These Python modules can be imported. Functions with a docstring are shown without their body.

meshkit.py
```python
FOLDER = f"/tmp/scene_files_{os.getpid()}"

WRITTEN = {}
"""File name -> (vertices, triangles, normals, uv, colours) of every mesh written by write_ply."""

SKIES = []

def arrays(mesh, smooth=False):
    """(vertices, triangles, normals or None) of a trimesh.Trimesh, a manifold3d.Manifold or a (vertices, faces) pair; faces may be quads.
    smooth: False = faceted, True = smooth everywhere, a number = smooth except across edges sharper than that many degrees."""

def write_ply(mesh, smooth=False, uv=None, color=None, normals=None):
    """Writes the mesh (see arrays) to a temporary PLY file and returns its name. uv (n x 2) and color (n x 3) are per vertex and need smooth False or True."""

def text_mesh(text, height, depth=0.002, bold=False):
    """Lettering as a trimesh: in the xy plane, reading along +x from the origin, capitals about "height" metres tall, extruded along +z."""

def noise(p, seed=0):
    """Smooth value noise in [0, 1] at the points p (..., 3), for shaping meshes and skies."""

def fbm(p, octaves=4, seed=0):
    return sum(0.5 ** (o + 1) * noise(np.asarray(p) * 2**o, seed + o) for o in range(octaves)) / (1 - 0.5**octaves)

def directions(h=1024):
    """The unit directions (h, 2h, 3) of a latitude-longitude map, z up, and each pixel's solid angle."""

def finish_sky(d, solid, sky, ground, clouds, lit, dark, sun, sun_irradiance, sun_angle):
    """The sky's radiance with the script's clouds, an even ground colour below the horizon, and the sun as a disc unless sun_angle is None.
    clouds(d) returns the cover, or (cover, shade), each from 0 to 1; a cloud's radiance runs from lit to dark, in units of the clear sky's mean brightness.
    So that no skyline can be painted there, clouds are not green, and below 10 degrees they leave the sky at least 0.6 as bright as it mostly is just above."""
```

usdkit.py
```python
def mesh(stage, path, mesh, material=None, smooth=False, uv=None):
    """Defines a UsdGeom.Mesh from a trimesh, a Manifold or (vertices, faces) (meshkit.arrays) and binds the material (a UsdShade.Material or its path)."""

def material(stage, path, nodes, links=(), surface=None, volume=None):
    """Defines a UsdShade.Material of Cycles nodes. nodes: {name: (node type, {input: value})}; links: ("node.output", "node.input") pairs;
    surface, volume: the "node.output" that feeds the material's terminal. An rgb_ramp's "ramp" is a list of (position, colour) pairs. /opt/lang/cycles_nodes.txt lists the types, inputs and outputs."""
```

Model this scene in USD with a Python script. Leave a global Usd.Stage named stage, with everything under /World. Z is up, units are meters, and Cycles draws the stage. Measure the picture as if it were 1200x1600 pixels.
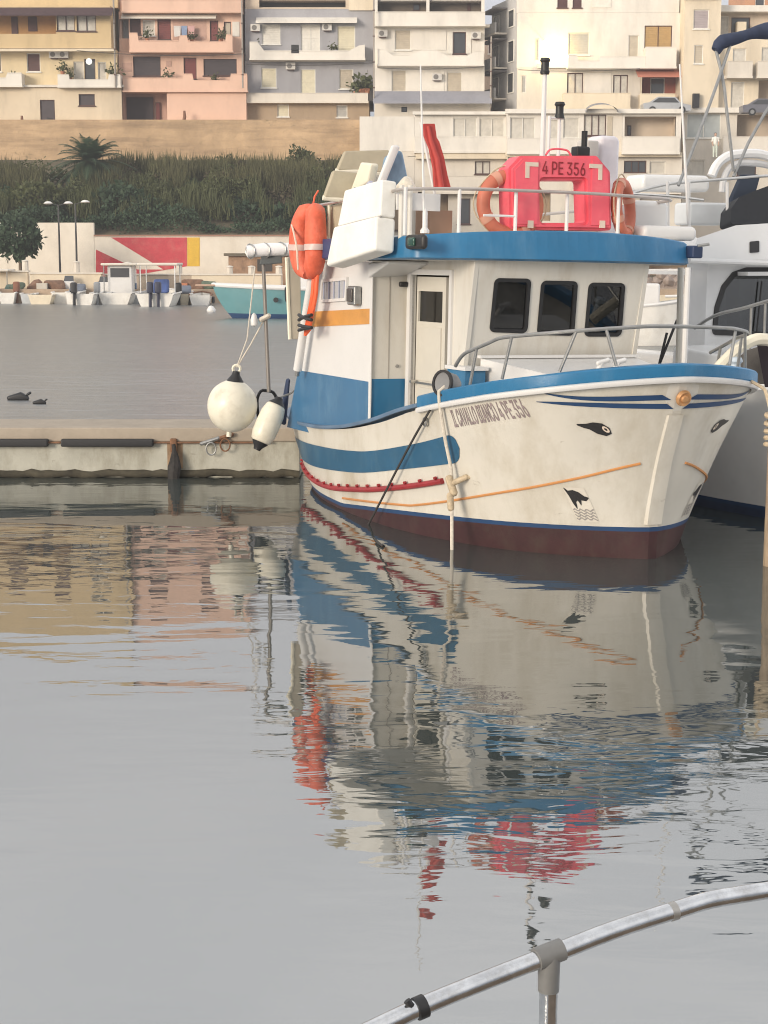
import math, random
import numpy as np
import trimesh
import manifold3d
import usdkit, meshkit
from pxr import Usd, UsdGeom, UsdLux, UsdShade, Gf, Sdf
from shapely.geometry import Polygon, box as sbox, Point, LineString
from shapely import affinity
from scipy.interpolate import PchipInterpolator as PI

stage = Usd.Stage.CreateInMemory()
UsdGeom.SetStageUpAxis(stage, 'Z'); UsdGeom.SetStageMetersPerUnit(stage, 1.0)
world = UsdGeom.Xform.Define(stage, '/World'); stage.SetDefaultPrim(world.GetPrim())
UsdGeom.Scope.Define(stage, '/World/Looks')

# ------------------------------------------------------------------ camera, sky, sun, exposure
CAM_H, FPX, PITCH = 3.15, 2600.0, math.atan(400 / 2600.0)
cam = UsdGeom.Camera.Define(stage, '/World/camera')
cam.CreateHorizontalApertureAttr(24.0); cam.CreateVerticalApertureAttr(32.0); cam.CreateFocalLengthAttr(52.0)
cam.CreateClippingRangeAttr(Gf.Vec2f(0.1, 3000.0))
cam.AddTranslateOp().Set(Gf.Vec3d(0, 0, CAM_H)); cam.AddRotateXOp().Set(90 - math.degrees(PITCH))
EXPOSURE, SKY, SUN_I, SUN_A = 0.27, 0.14, 0.72, 20.0
SUN_AZ, SUN_EL = math.radians(222), math.radians(12)        # azimuth clockwise from +y, towards the sun
cam.CreateExposureAttr(EXPOSURE)
usdkit.material(stage, '/World/Looks/sky_look', {
    'tc': ('texture_coordinate', {}), 'mp': ('mapping', {'scale': (1.0, 1.0, 3.2)}),
    'nz': ('noise_texture', {'scale': 1.6, 'detail': 5.0, 'roughness': 0.55}),
    'rp': ('map_range', {'from_min': 0.25, 'from_max': 0.62, 'to_min': 0.70, 'to_max': 1.0, 'clamp': True}),
    'sky': ('sky_texture', {'sky_type': 'single_scattering', 'sun_disc': False, 'sun_elevation': SUN_EL, 'sun_rotation': SUN_AZ, 'aerosol_density': 1.5}),
    'sx': ('separate_xyz', {}), 'zr': ('rgb_ramp', {'ramp': [(0.0, (2.5, 2.75, 3.25)), (0.10, (2.9, 3.05, 3.4)), (0.20, (5.8, 5.75, 5.9)), (0.42, (7.4, 7.3, 7.3)), (1.0, (6.6, 6.55, 6.6))]}),
    'mix': ('mix', {'mix_type': 'mix'}),
    'bg': ('background_shader', {'strength': SKY})},
    [('tc.generated', 'mp.vector'), ('mp.vector', 'nz.vector'), ('nz.fac', 'rp.value'), ('rp.result', 'mix.fac'), ('tc.generated', 'sx.vector'), ('sx.z', 'zr.fac'), ('zr.color', 'mix.color2'), ('sky.color', 'mix.color1'), ('mix.color', 'bg.color')], surface='bg.background')
dome = UsdLux.DomeLight.Define(stage, '/World/sky')
UsdShade.MaterialBindingAPI.Apply(dome.GetPrim()).Bind(UsdShade.Material.Get(stage, '/World/Looks/sky_look'))
dome.GetPrim().SetCustomDataByKey('kind', 'structure')
sun = UsdLux.DistantLight.Define(stage, '/World/sun')
sun.CreateNormalizeAttr(True); sun.CreateIntensityAttr(SUN_I); sun.CreateAngleAttr(SUN_A); sun.CreateColorAttr(Gf.Vec3f(1.0, 0.88, 0.74))
sun.AddRotateZOp().Set(-math.degrees(SUN_AZ) + 180); sun.AddRotateXOp().Set(90 - math.degrees(SUN_EL))
# (the light shines along -z: tilt it down from the sun's side)
sun.ClearXformOpOrder()
_d = np.array([math.sin(SUN_AZ) * math.cos(SUN_EL), math.cos(SUN_AZ) * math.cos(SUN_EL), math.sin(SUN_EL)])
_x = np.cross([0, 0, 1.0], _d); _x /= np.linalg.norm(_x); _y = np.cross(_d, _x)
_m = np.eye(4); _m[0, :3], _m[1, :3], _m[2, :3] = _x, _y, _d
sun.MakeMatrixXform().Set(Gf.Matrix4d(_m.tolist()))

# ------------------------------------------------------------------ measuring the place: a point of the photograph at a known depth, height or plane
_C = np.array([0, 0, CAM_H]); _R = np.array([1, 0, 0.0]); _U = np.array([0, math.sin(PITCH), math.cos(PITCH)]); _D = np.array([0, math.cos(PITCH), -math.sin(PITCH)])
def _ray(u, v): return _D + _R * (u - 600) / FPX - _U * (v - 800) / FPX
def at_y(u, v, Y): d = _ray(u, v); return _C + d * (Y / d[1])
def at_z(u, v, z=0.0): d = _ray(u, v); return _C + d * ((z - CAM_H) / d[2])
def at_plane(u, v, p, n): d = _ray(u, v); return _C + d * (np.dot(np.asarray(p) - _C, n) / np.dot(d, n))
def rect_y(u0, v0, u1, v1, Y):
    """x0, x1, z0, z1 of an upright rectangle that stands at depth Y."""
    um, vm = (u0 + u1) / 2, (v0 + v1) / 2
    return at_y(u0, vm, Y)[0], at_y(u1, vm, Y)[0], at_y(um, v1, Y)[2], at_y(um, v0, Y)[2]

# ------------------------------------------------------------------ materials
_mats = {}
def M(name, c, rough=0.5, metal=0.0, var=0.10, vs=2.5, bump=0.0, bs=40.0, spec=0.5, stretch=(1, 1, 1), coat=0.0, dirt=None, island=0.0, trans=0.0, space='position', wear=None):
    """A procedural material: colour mottled by noise, an optional grain in relief, optional dirt (colour, amount, stretch, scale)."""
    if name in _mats: return _mats[name]
    c = np.array(c, float)
    n = {'g': ('geometry', {}), 'tc': ('texture_coordinate', {}), 'mp': ('mapping', {'scale': stretch}),
         'nz': ('noise_texture', {'scale': vs, 'detail': 6.0, 'roughness': 0.62}),
         'rp': ('rgb_ramp', {'ramp': [(0.28, tuple(np.clip(c * (1 - var), 0, 1))), (0.72, tuple(np.clip(c * (1 + var), 0, 1)))]}),
         'p': ('principled_bsdf', {'roughness': rough, 'metallic': metal, 'specular_ior_level': spec, 'coat_weight': coat})}
    src = 'g.position' if space == 'position' else 'tc.object'
    l = [(src, 'mp.vector'), ('mp.vector', 'nz.vector'), ('nz.fac', 'rp.fac')]
    col = 'rp.color'
    if dirt:
        dc, amt, dst, dsc = dirt
        n['dm'] = ('mapping', {'scale': dst}); n['dn'] = ('noise_texture', {'scale': dsc, 'detail': 7.0, 'roughness': 0.68})
        n['dr'] = ('map_range', {'from_min': 0.48, 'from_max': 0.78, 'to_min': 0.0, 'to_max': amt, 'clamp': True})
        n['dx'] = ('mix', {'color2': dc})
        l += [(src, 'dm.vector'), ('dm.vector', 'dn.vector'), ('dn.fac', 'dr.value'), ('dr.result', 'dx.fac'), (col, 'dx.color1')]; col = 'dx.color'
    if wear:
        wc, amt, wst, wsc, lo = wear
        n['wm'] = ('mapping', {'scale': wst, 'rotation': (0.1, 0.05, 0.3)}); n['wn'] = ('noise_texture', {'scale': wsc, 'detail': 9.0, 'roughness': 0.75, 'distortion': 0.6})
        n['wr'] = ('map_range', {'from_min': lo, 'from_max': lo + .06, 'to_min': 0.0, 'to_max': amt, 'clamp': True}); n['wx'] = ('mix', {'color2': wc})
        l += [(src, 'wm.vector'), ('wm.vector', 'wn.vector'), ('wn.fac', 'wr.value'), ('wr.result', 'wx.fac'), (col, 'wx.color1')]; col = 'wx.color'
    if island:
        n['im'] = ('map_range', {'to_min': 1 - island, 'to_max': 1 + island}); n['ix'] = ('hsv', {})
        l += [('g.random_per_island', 'im.value'), ('im.result', 'ix.value'), (col, 'ix.color')]; col = 'ix.color'
    l.append((col, 'p.base_color'))
    if bump:
        n['bn'] = ('noise_texture', {'scale': bs, 'detail': 4.0}); n['bb'] = ('bump', {'strength': 0.6, 'distance': bump})
        l += [('mp.vector', 'bn.vector'), ('bn.fac', 'bb.height'), ('bb.normal', 'p.normal')]
    surf = 'p.BSDF'
    if trans:
        n['tl'] = ('translucent_bsdf', {}); n['tm'] = ('mix_closure', {'fac': trans})
        l += [(col, 'tl.color'), ('p.BSDF', 'tm.closure1'), ('tl.BSDF', 'tm.closure2')]; surf = 'tm.closure'
    _mats[name] = usdkit.material(stage, '/World/Looks/' + name, n, l, surface=surf)
    return _mats[name]
def glass(name, tint, rough=0.03, fac_min=0.06):
    n = {'f': ('fresnel', {'IOR': 1.5}), 'add': ('math', {'math_type': 'add', 'value2': fac_min}), 't': ('transparent_bsdf', {'color': tint}),
         'gl': ('glossy_bsdf', {'color': (0.95, 0.95, 0.95), 'roughness': rough}), 'm': ('mix_closure', {})}
    _mats[name] = usdkit.material(stage, '/World/Looks/' + name, n, [('f.fac', 'add.value1'), ('add.value', 'm.fac'), ('t.BSDF', 'm.closure1'), ('gl.BSDF', 'm.closure2')], surface='m.closure')
    return _mats[name]
def lamp_mat(name, c, s):
    _mats[name] = usdkit.material(stage, '/World/Looks/' + name, {'e': ('emission', {'color': c, 'strength': s})}, [], surface='e.emission')
    return _mats[name]

# ------------------------------------------------------------------ prims
_used = {}
def _name(parent, name):
    k = (parent, name); i = _used.get(k, 0); _used[k] = i + 1
    return f'{parent}/{name}' + (f'_{i:03d}' if i else '')
def tag(prim, label=None, cat=None, group=None, kind=None):
    for k, v in (('label', label), ('category', cat), ('group', group), ('kind', kind)):
        if v: prim.SetCustomDataByKey(k, v)
    return prim
_inv = {}
def thing(name, label, cat, loc=(0, 0, 0), group=None, mat=None, kind=None):
    """An Xform at the thing's base; its parts are given in world coordinates (or in the frame 'mat' when one is given)."""
    path = _name('/World', name); x = UsdGeom.Xform.Define(stage, path)
    if mat is not None:
        x.MakeMatrixXform().Set(Gf.Matrix4d(np.asarray(mat).T.tolist())); _inv[path] = np.zeros(3)
    else:
        x.AddTranslateOp().Set(Gf.Vec3d(*map(float, loc))); _inv[path] = np.asarray(loc, float)
    tag(x.GetPrim(), label, cat, group, kind)
    return path
def part(parent, name, m, mat, smooth=30, label=None, kind=None):
    if isinstance(m, list): m = cat(m)
    root = '/'.join(parent.split('/')[:3])
    off = _inv.get(root, np.zeros(3))
    if hasattr(m, 'to_mesh'):
        q = m.to_mesh(); m = trimesh.Trimesh(q.vert_properties[:, :3], q.tri_verts, process=False)
    m = trimesh.Trimesh(np.asarray(m.vertices) - off, m.faces, process=False)
    path = _name(parent, name)
    p = usdkit.mesh(stage, path, m, mat, smooth=smooth)
    tag(p.GetPrim(), label, None, None, kind)
    return path
def single(name, m, mat, label=None, cat_=None, group=None, kind=None, smooth=30):
    """A thing that is one mesh."""
    if isinstance(m, list): m = cat(m)
    path = _name('/World', name)
    tag(usdkit.mesh(stage, path, m, mat, smooth=smooth).GetPrim(), label, cat_, group, kind)
    return path

# ------------------------------------------------------------------ shapes
def cat(ms): return trimesh.util.concatenate([m for m in ms if m is not None])
def box(x0, x1, y0, y1, z0, z1):
    m = trimesh.creation.box([abs(x1 - x0), abs(y1 - y0), abs(z1 - z0)]); m.apply_translation([(x0 + x1) / 2, (y0 + y1) / 2, (z0 + z1) / 2]); return m
def man(m):
    q = m.to_mesh(); return trimesh.Trimesh(q.vert_properties[:, :3], q.tri_verts, process=False)
def rbox(x0, x1, y0, y1, z0, z1, r=0.03, seg=8):
    s = manifold3d.Manifold.sphere(r, seg)
    return man(manifold3d.Manifold.batch_hull([s.translate([a, b, c]) for a in (x0 + r, x1 - r) for b in (y0 + r, y1 - r) for c in (z0 + r, z1 - r)]))
def hullpts(pts, r, seg=10):
    s = manifold3d.Manifold.sphere(r, seg)
    return man(manifold3d.Manifold.batch_hull([s.translate(list(map(float, p))) for p in pts]))
def tube(pts, r, n=8, closed=False, caps=True):
    P = np.asarray(pts, float); k = len(P); rr = np.broadcast_to(np.asarray(r, float), (k,))
    if closed: T = np.roll(P, -1, 0) - np.roll(P, 1, 0)
    else: T = np.gradient(P, axis=0)
    T /= np.maximum(np.linalg.norm(T, axis=1, keepdims=True), 1e-12)
    a = np.array([0, 0, 1.0]) if abs(T[0, 2]) < 0.9 else np.array([1.0, 0, 0])
    N = np.cross(T[0], a); N /= np.linalg.norm(N); Ns = [N]
    for i in range(1, k):
        N = Ns[-1] - T[i] * np.dot(Ns[-1], T[i]); N /= max(np.linalg.norm(N), 1e-9); Ns.append(N)
    Ns = np.array(Ns); Bs = np.cross(T, Ns)
    th = np.arange(n) * 2 * np.pi / n
    V = (P[:, None] + rr[:, None, None] * (np.cos(th)[None, :, None] * Ns[:, None] + np.sin(th)[None, :, None] * Bs[:, None])).reshape(-1, 3)
    F = []
    for i in range(k if closed else k - 1):
        j = (i + 1) % k
        for q in range(n):
            q2 = (q + 1) % n; F += [[i * n + q, i * n + q2, j * n + q2], [i * n + q, j * n + q2, j * n + q]]
    if caps and not closed:
        V = np.vstack([V, P[0], P[-1]]); a, b = k * n, k * n + 1
        for q in range(n):
            q2 = (q + 1) % n; F += [[a, q2, q], [b, (k - 1) * n + q, (k - 1) * n + q2]]
    return trimesh.Trimesh(V, np.array(F), process=False)
def rod(p, q, r, r2=None, n=10): return tube([p, q], [r, r if r2 is None else r2], n)
def smooth_path(pts, k=8):
    P = np.asarray(pts, float); t = np.r_[0, np.cumsum(np.linalg.norm(np.diff(P, axis=0), axis=1))]
    tt = np.unique(np.r_[np.linspace(0, t[-1], k * (len(P) - 1) + 1)])
    return np.stack([PI(t, P[:, i])(tt) for i in range(3)], 1)
def frame(ez, ex=None):
    ez = np.asarray(ez, float); ez = ez / np.linalg.norm(ez)
    if ex is None: ex = np.cross([0, 1.0, 0] if abs(ez[1]) < 0.9 else [1.0, 0, 0], ez)
    ex = np.asarray(ex, float); ex = ex - ez * np.dot(ex, ez); ex /= np.linalg.norm(ex)
    return np.stack([ex, np.cross(ez, ex), ez], 1)
def xf(m, Rm, t):
    m = m.copy(); m.vertices = np.asarray(m.vertices) @ np.asarray(Rm).T + np.asarray(t); return m
def lathe(prof, n=24, axis=(0, 0, 1), o=(0, 0, 0)):
    m = trimesh.creation.revolve(np.asarray(prof, float), sections=n)
    return xf(m, frame(axis), o)
class Plane:
    """A plane with its own two axes; extrudes outlines drawn on it."""
    def __init__(s, o, ex, ey):
        s.o = np.asarray(o, float); s.ex = np.asarray(ex, float) / np.linalg.norm(ex); ey = np.asarray(ey, float)
        ey = ey - s.ex * np.dot(ey, s.ex); s.ey = ey / np.linalg.norm(ey); s.n = np.cross(s.ex, s.ey)
    def pt(s, a, b, d=0.0): return s.o + s.ex * a + s.ey * b + s.n * d
    def ab(s, p): p = np.asarray(p) - s.o; return np.array([p @ s.ex, p @ s.ey])
    def slab(s, poly, d0, d1):
        ms = []
        for g in getattr(poly, 'geoms', [poly]):
            if g.is_empty or g.area < 1e-9: continue
            m = trimesh.creation.extrude_polygon(g, d1 - d0, engine='earcut'); m.apply_translation([0, 0, d0])
            ms.append(xf(m, np.stack([s.ex, s.ey, s.n], 1), s.o))
        return cat(ms)
def loft(G, close_v=False):
    """A grid of points (i, j, 3) as a surface."""
    a, b = G.shape[:2]; idx = np.arange(a * b).reshape(a, b)
    p, q, r, t = idx[:-1, :-1].ravel(), idx[1:, :-1].ravel(), idx[1:, 1:].ravel(), idx[:-1, 1:].ravel()
    return trimesh.Trimesh(G.reshape(-1, 3), np.vstack([np.c_[p, q, r], np.c_[p, r, t]]), process=False)
def rrect(x0, y0, x1, y1, r): return sbox(x0 + r, y0 + r, x1 - r, y1 - r).buffer(r, quad_segs=4)
# ------------------------------------------------------------------ paints
white_paint = M('white_paint', (0.60, 0.575, 0.515), 0.35, var=0.05, vs=1.5, dirt=((0.42, 0.36, 0.27), 0.6, (2.5, 2.5, 0.45), 1.6), wear=((0.28, 0.20, 0.12), 0.45, (2.5, 2.5, .6), 2.2, 0.66))
hull_paint = M('hull_paint', (0.58, 0.55, 0.48), 0.32, var=0.06, vs=1.2, dirt=((0.36, 0.31, 0.22), 0.75, (1.2, 1.2, 0.55), 1.3), bump=0.003, bs=4, wear=((0.22, 0.18, 0.13), 0.5, (1, 1, 2.5), 3.0, 0.64))
clean_white = M('clean_white', (0.63, 0.62, 0.60), 0.35, var=0.03)
blue_paint = M('blue_paint', (0.016, 0.135, 0.275), 0.38, var=0.10, vs=2.0, dirt=((0.10, 0.22, 0.34), 0.5, (2, 2, 0.7), 2.0), wear=((0.20, 0.30, 0.38), 0.5, (1, 1, 2), 4.0, 0.65))
band_blue = M('band_blue', (0.018, 0.088, 0.165), 0.42, var=0.12, vs=2.5, dirt=((0.09, 0.17, 0.22), 0.6, (1.5, 1.5, 0.5), 2.2), wear=((0.20, 0.26, 0.28), 0.5, (1, 1, 2.5), 4.0, 0.64))
navy = M('navy', (0.018, 0.035, 0.085), 0.6, var=0.15)
boot_navy = M('boot_navy', (0.012, 0.045, 0.12), 0.5)
maroon = M('maroon', (0.038, 0.011, 0.012), 0.55, var=0.25, vs=3, dirt=((0.05, 0.035, 0.025), 0.6, (2, 2, 1), 3))
red_paint = M('red_paint', (0.27, 0.018, 0.022), 0.5, var=.2, vs=6)
orange_line = M('orange_line', (0.50, 0.22, 0.07), 0.5)
ochre_paint = M('ochre_paint', (0.55, 0.26, 0.06), 0.5, var=0.12, vs=4)
door_paint = M('door_paint', (0.56, 0.53, 0.46), 0.45, var=0.05)
dark_inside = M('dark_inside', (0.05, 0.045, 0.04), 0.8)
black_rubber = M('black_rubber', (0.012, 0.012, 0.013), 0.5)
steel = M('steel', (0.55, 0.54, 0.52), 0.28, metal=1.0, var=0.12, vs=12)
grey_steel = M('grey_steel', (0.30, 0.30, 0.29), 0.42, metal=0.7, var=0.15, vs=12)
cushion_white = M('cushion_white', (0.76, 0.74, 0.68), 0.6, var=0.05, vs=3, bump=0.01, bs=9, dirt=((0.5, 0.46, 0.38), 0.4, (1, 1, 1), 2))
beige_canvas = M('beige_canvas', (0.40, 0.35, 0.25), 0.8, var=0.10, vs=4, bump=0.01, bs=12)
cream_canvas = M('cream_canvas', (0.70, 0.65, 0.52), 0.7, var=0.06)
life_orange = M('life_orange', (0.64, 0.115, 0.055), 0.6, var=0.20, vs=6, bump=0.03, bs=9, dirt=((.62, .24, .17), .6, (2, 2, .6), 2.5))
buoy_orange = M('buoy_orange', (0.45, 0.13, 0.075), 0.55, var=0.15, vs=5)
float_red = M('float_red', (0.72, 0.10, 0.135), 0.55, var=0.09, vs=3, bump=0.004, bs=10, dirt=((0.75, 0.25, 0.25), 0.4, (1, 1, 1), 2.5))
dark_red = M('dark_red', (0.22, 0.012, 0.018), 0.6)
tape_mat = M('reflective_tape', (0.62, 0.52, 0.42), 0.4)
fender_white = M('fender_white', (0.70, 0.66, 0.54), 0.38, var=0.05, vs=5, dirt=((0.45, 0.40, 0.30), 0.7, (1, 1, 1), 4), wear=((0.16, 0.14, 0.11), 0.6, (2, 2, 4), 5.0, 0.64))
rope_tan = M('rope_tan', (0.46, 0.37, 0.25), 0.85, var=0.25, vs=30)
rope_dark = M('rope_dark', (0.035, 0.032, 0.030), 0.8)
rope_white = M('rope_white', (0.55, 0.50, 0.42), 0.8, var=0.2, vs=25)
tinted = glass('tinted_pane', (0.10, 0.11, 0.11), 0.02, 0.02)
clear_pane = glass('clear_pane', (0.75, 0.80, 0.80), 0.02)
letter_brown = M('letter_brown', (0.25, 0.20, 0.20), 0.6, var=0.3, vs=20)
brass = M('brass', (0.50, 0.27, 0.12), 0.5, metal=0.4, var=0.25, vs=15)
black_paint = M('black_paint', (0.015, 0.014, 0.014), 0.5)

# ------------------------------------------------------------------ the fishing boat
YAW, HEEL = math.radians(25), 0.02
BOAT = 1.05                                                       # overall size of the boat
STEM = at_z(1017, 896, -0.1575)                                   # her stem goes under here, below the surface
_H = np.array([math.sin(YAW), -math.cos(YAW), 0]); _P0 = np.array([math.cos(YAW), math.sin(YAW), 0]); _Z0 = np.array([0, 0, 1.0])
_P = _P0 * math.cos(HEEL) - _Z0 * math.sin(HEEL); _Up = _Z0 * math.cos(HEEL) + _P0 * math.sin(HEEL)
BB = np.stack([_H, _P, _Up], 1)
BM = np.eye(4); BM[:3, :3] = BB * BOAT; BM[:3, 3] = STEM
def W(x, y=None, z=None):
    p = np.asarray(x if y is None else [x, y, z], float); return p @ BB.T * BOAT + STEM
def L(p): return BB.T @ (np.asarray(p) - STEM) / BOAT
def on_x(u, v, x): return L(at_plane(u, v, W(x, 0, 0), _H))
def on_y(u, v, y): return L(at_plane(u, v, W(0, y, 0), _P))
def on_z(u, v, z): return L(at_plane(u, v, W(0, 0, z), _Up))
def on_pl(u, v, pl):
    return pl.ab(L(at_plane(u, v, W(pl.o), BB @ pl.n)))
def wm(m): m = m.copy(); m.vertices = W(np.asarray(m.vertices)); return m

f_stem = PI([-0.7, -0.3, 0, 0.4, 1.02, 1.61, 2.05], [-0.40, -0.12, 0, 0.01, 0.12, 0.31, 0.47])
f_stern = PI([-0.7, 0, 0.6, 1.2], [-6.2, -6.95, -7.25, -7.5])
f_bw = PI(np.array([0, .25, .5, 1.08, 1.7, 2.5, 3.1, 3.8, 4.8, 6.0, 6.6, 6.85, 7.0]) / 7.0, [.05, .30, .55, 1.0, 1.27, 1.47, 1.53, 1.52, 1.42, 1.12, .86, .62, .25])
f_bs = PI(np.array([0, .05, .2, .45, .75, 1.05, 1.95, 3.5, 5.5, 6.8, 7.4, 7.75, 7.95]) / 7.95, [.05, .34, .78, 1.17, 1.40, 1.53, 1.64, 1.66, 1.56, 1.36, 1.12, .78, .30])
f_zs = PI(np.array([-7.5, -7, -6, -5, -4, -3, -2.2, -1.5, -.6, 0, .25, .47]), np.array([1.14, 1.08, 1.02, 1.04, 1.12, 1.28, 1.47, 1.61, 1.78, 1.90, 1.96, 2.02]))
def hull(tau, s):
    """A point of the starboard half (y < 0): tau 0 at the stem, 1 at the stern; s -0.6 at the keel, 0 at the waterline, 1 at the sheer."""
    tau, s = np.broadcast_arrays(np.asarray(tau, float), np.asarray(s, float))
    zs = f_zs(.47 - tau * 7.97)
    z = np.where(s >= 0, s * zs, s)
    x0, x1 = f_stem(z), f_stern(z)
    x = x0 - tau * (x0 - x1)
    p = np.interp(tau, [0, .12, .3, .55, 1], [.82, .82, .80, .75, .9])
    up = np.clip(s, 0, 1) ** p
    y = f_bw(tau) + (f_bs(tau) - f_bw(tau)) * up
    y = np.where(s < 0, y * (1 - .8 * np.clip(-s / .6, 0, 1) ** 1.4), y)
    return np.stack([x, -y, z], -1)
def hull_xz(x, z):
    """tau, s of the hull point at local x, z."""
    x, z = np.broadcast_arrays(np.asarray(x, float), np.asarray(z, float))
    x0, x1 = f_stem(z), f_stern(z); tau = np.clip((x0 - x) / (x0 - x1), 0, 1)
    return tau, z / f_zs(.47 - tau * 7.97)
def hull_at(x, z, off=0.0, side=-1):
    tau, s = hull_xz(x, z)
    p = hull(tau, s); e = 1e-3
    a = hull(np.clip(tau + e, 0, 1), s) - hull(np.clip(tau - e, 0, 1), s); b = hull(tau, s + e) - hull(tau, s - e)
    n = np.cross(a, b); n /= np.linalg.norm(n, axis=-1, keepdims=True)
    n = np.where(n[..., 1:2] > 0, -n, n)
    p = p + n * off
    if side > 0: p = p * np.array([1, -1, 1.0])
    return p
def hull_pix(u, v, off=0.0):
    """x, z of the starboard hull point seen at a place of the photograph."""
    def f(q):
        p = W(hull_at(q[0], q[1], off)) - _C; k = p @ _D
        return [600 + FPX * (p @ _R) / k - u, 800 - FPX * (p @ _U) / k - v]
    from scipy.optimize import least_squares
    best = min((least_squares(f, [x0, 1.0], bounds=([-7.3, .02], [.46, 2.0])) for x0 in (-.4, -1.8, -3.5, -5.5)), key=lambda r: r.cost)
    return best.x

_q = np.array([hull_pix(u, v) for u, v in [(500, 788), (560, 796), (625, 804), (720, 813), (850, 824), (1000, 832)]]); _q = _q[_q[:, 0].argsort()]
_pf = np.polyfit(_q[:, 0], _q[:, 1], 2)
def f_boot(x): return np.clip(np.polyval(_pf, np.clip(np.asarray(x, float), -5.5, .4)), .16, .5)
boat = thing('fishing_boat', 'white and blue wooden fishing boat with maroon bottom and a wheelhouse', 'fishing boat', mat=BM)
TAU = np.r_[np.linspace(0, 1, 26)[:-1] ** 2 * .14, np.linspace(.14, .94, 40), .955, .97, .98, .99, 1.0]
def both(G):
    """The starboard surface G and its mirror, closed across the stern."""
    Q = G * np.array([1, -1, 1.0])
    m = [loft(G), loft(Q[:, ::-1])]
    m.append(loft(np.stack([G[-1], Q[-1]], 0))); m.append(loft(np.stack([Q[0], G[0]], 0)))
    return cat(m)
def rows(fn, n=7):
    """Rows between two heights given as functions of x."""
    lo, hi = fn
    out = []
    for k in np.linspace(0, 1, n):
        zz = np.zeros(len(TAU)); x = .47 - TAU * 7.97
        for _ in range(6):
            zz = lo(x) * (1 - k) + hi(x) * k; x = f_stem(zz) - TAU * (f_stem(zz) - f_stern(zz))
        s = np.where(zz >= 0, zz / f_zs(.47 - TAU * 7.97), zz)
        out.append(hull(TAU, s))
    return np.stack(out, 1)
part(boat, 'bottom', both(rows((lambda x: -.55 + 0 * x, f_boot), 9)), maroon, smooth=50)
part(boat, 'boot_stripe', both(rows((f_boot, lambda x: f_boot(x) + .045), 3)), boot_navy, smooth=50)
part(boat, 'topside', both(rows((lambda x: f_boot(x) + .045, lambda x: f_zs(np.clip(x, -7.5, .47))), 16)), hull_paint, smooth=50)
# the deck, a little below the sheer
dk = rows((lambda x: f_zs(np.clip(x, -7.5, .47)) - .30, lambda x: f_zs(np.clip(x, -7.5, .47)) - .30), 2)[:, 0]
dk = dk * np.array([1, .97, 1])
part(boat, 'deck', loft(np.stack([dk, dk * np.array([1, -1, 1])], 1)), M('deck_grey', (0.42, 0.41, 0.38), 0.7), smooth=False)
inner = rows((lambda x: f_zs(np.clip(x, -7.5, .47)) - .32, lambda x: f_zs(np.clip(x, -7.5, .47))), 2) * np.array([1, .965, 1])
part(boat, 'bulwark_lining', both(inner[:, ::-1]), white_paint, smooth=50)
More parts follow.
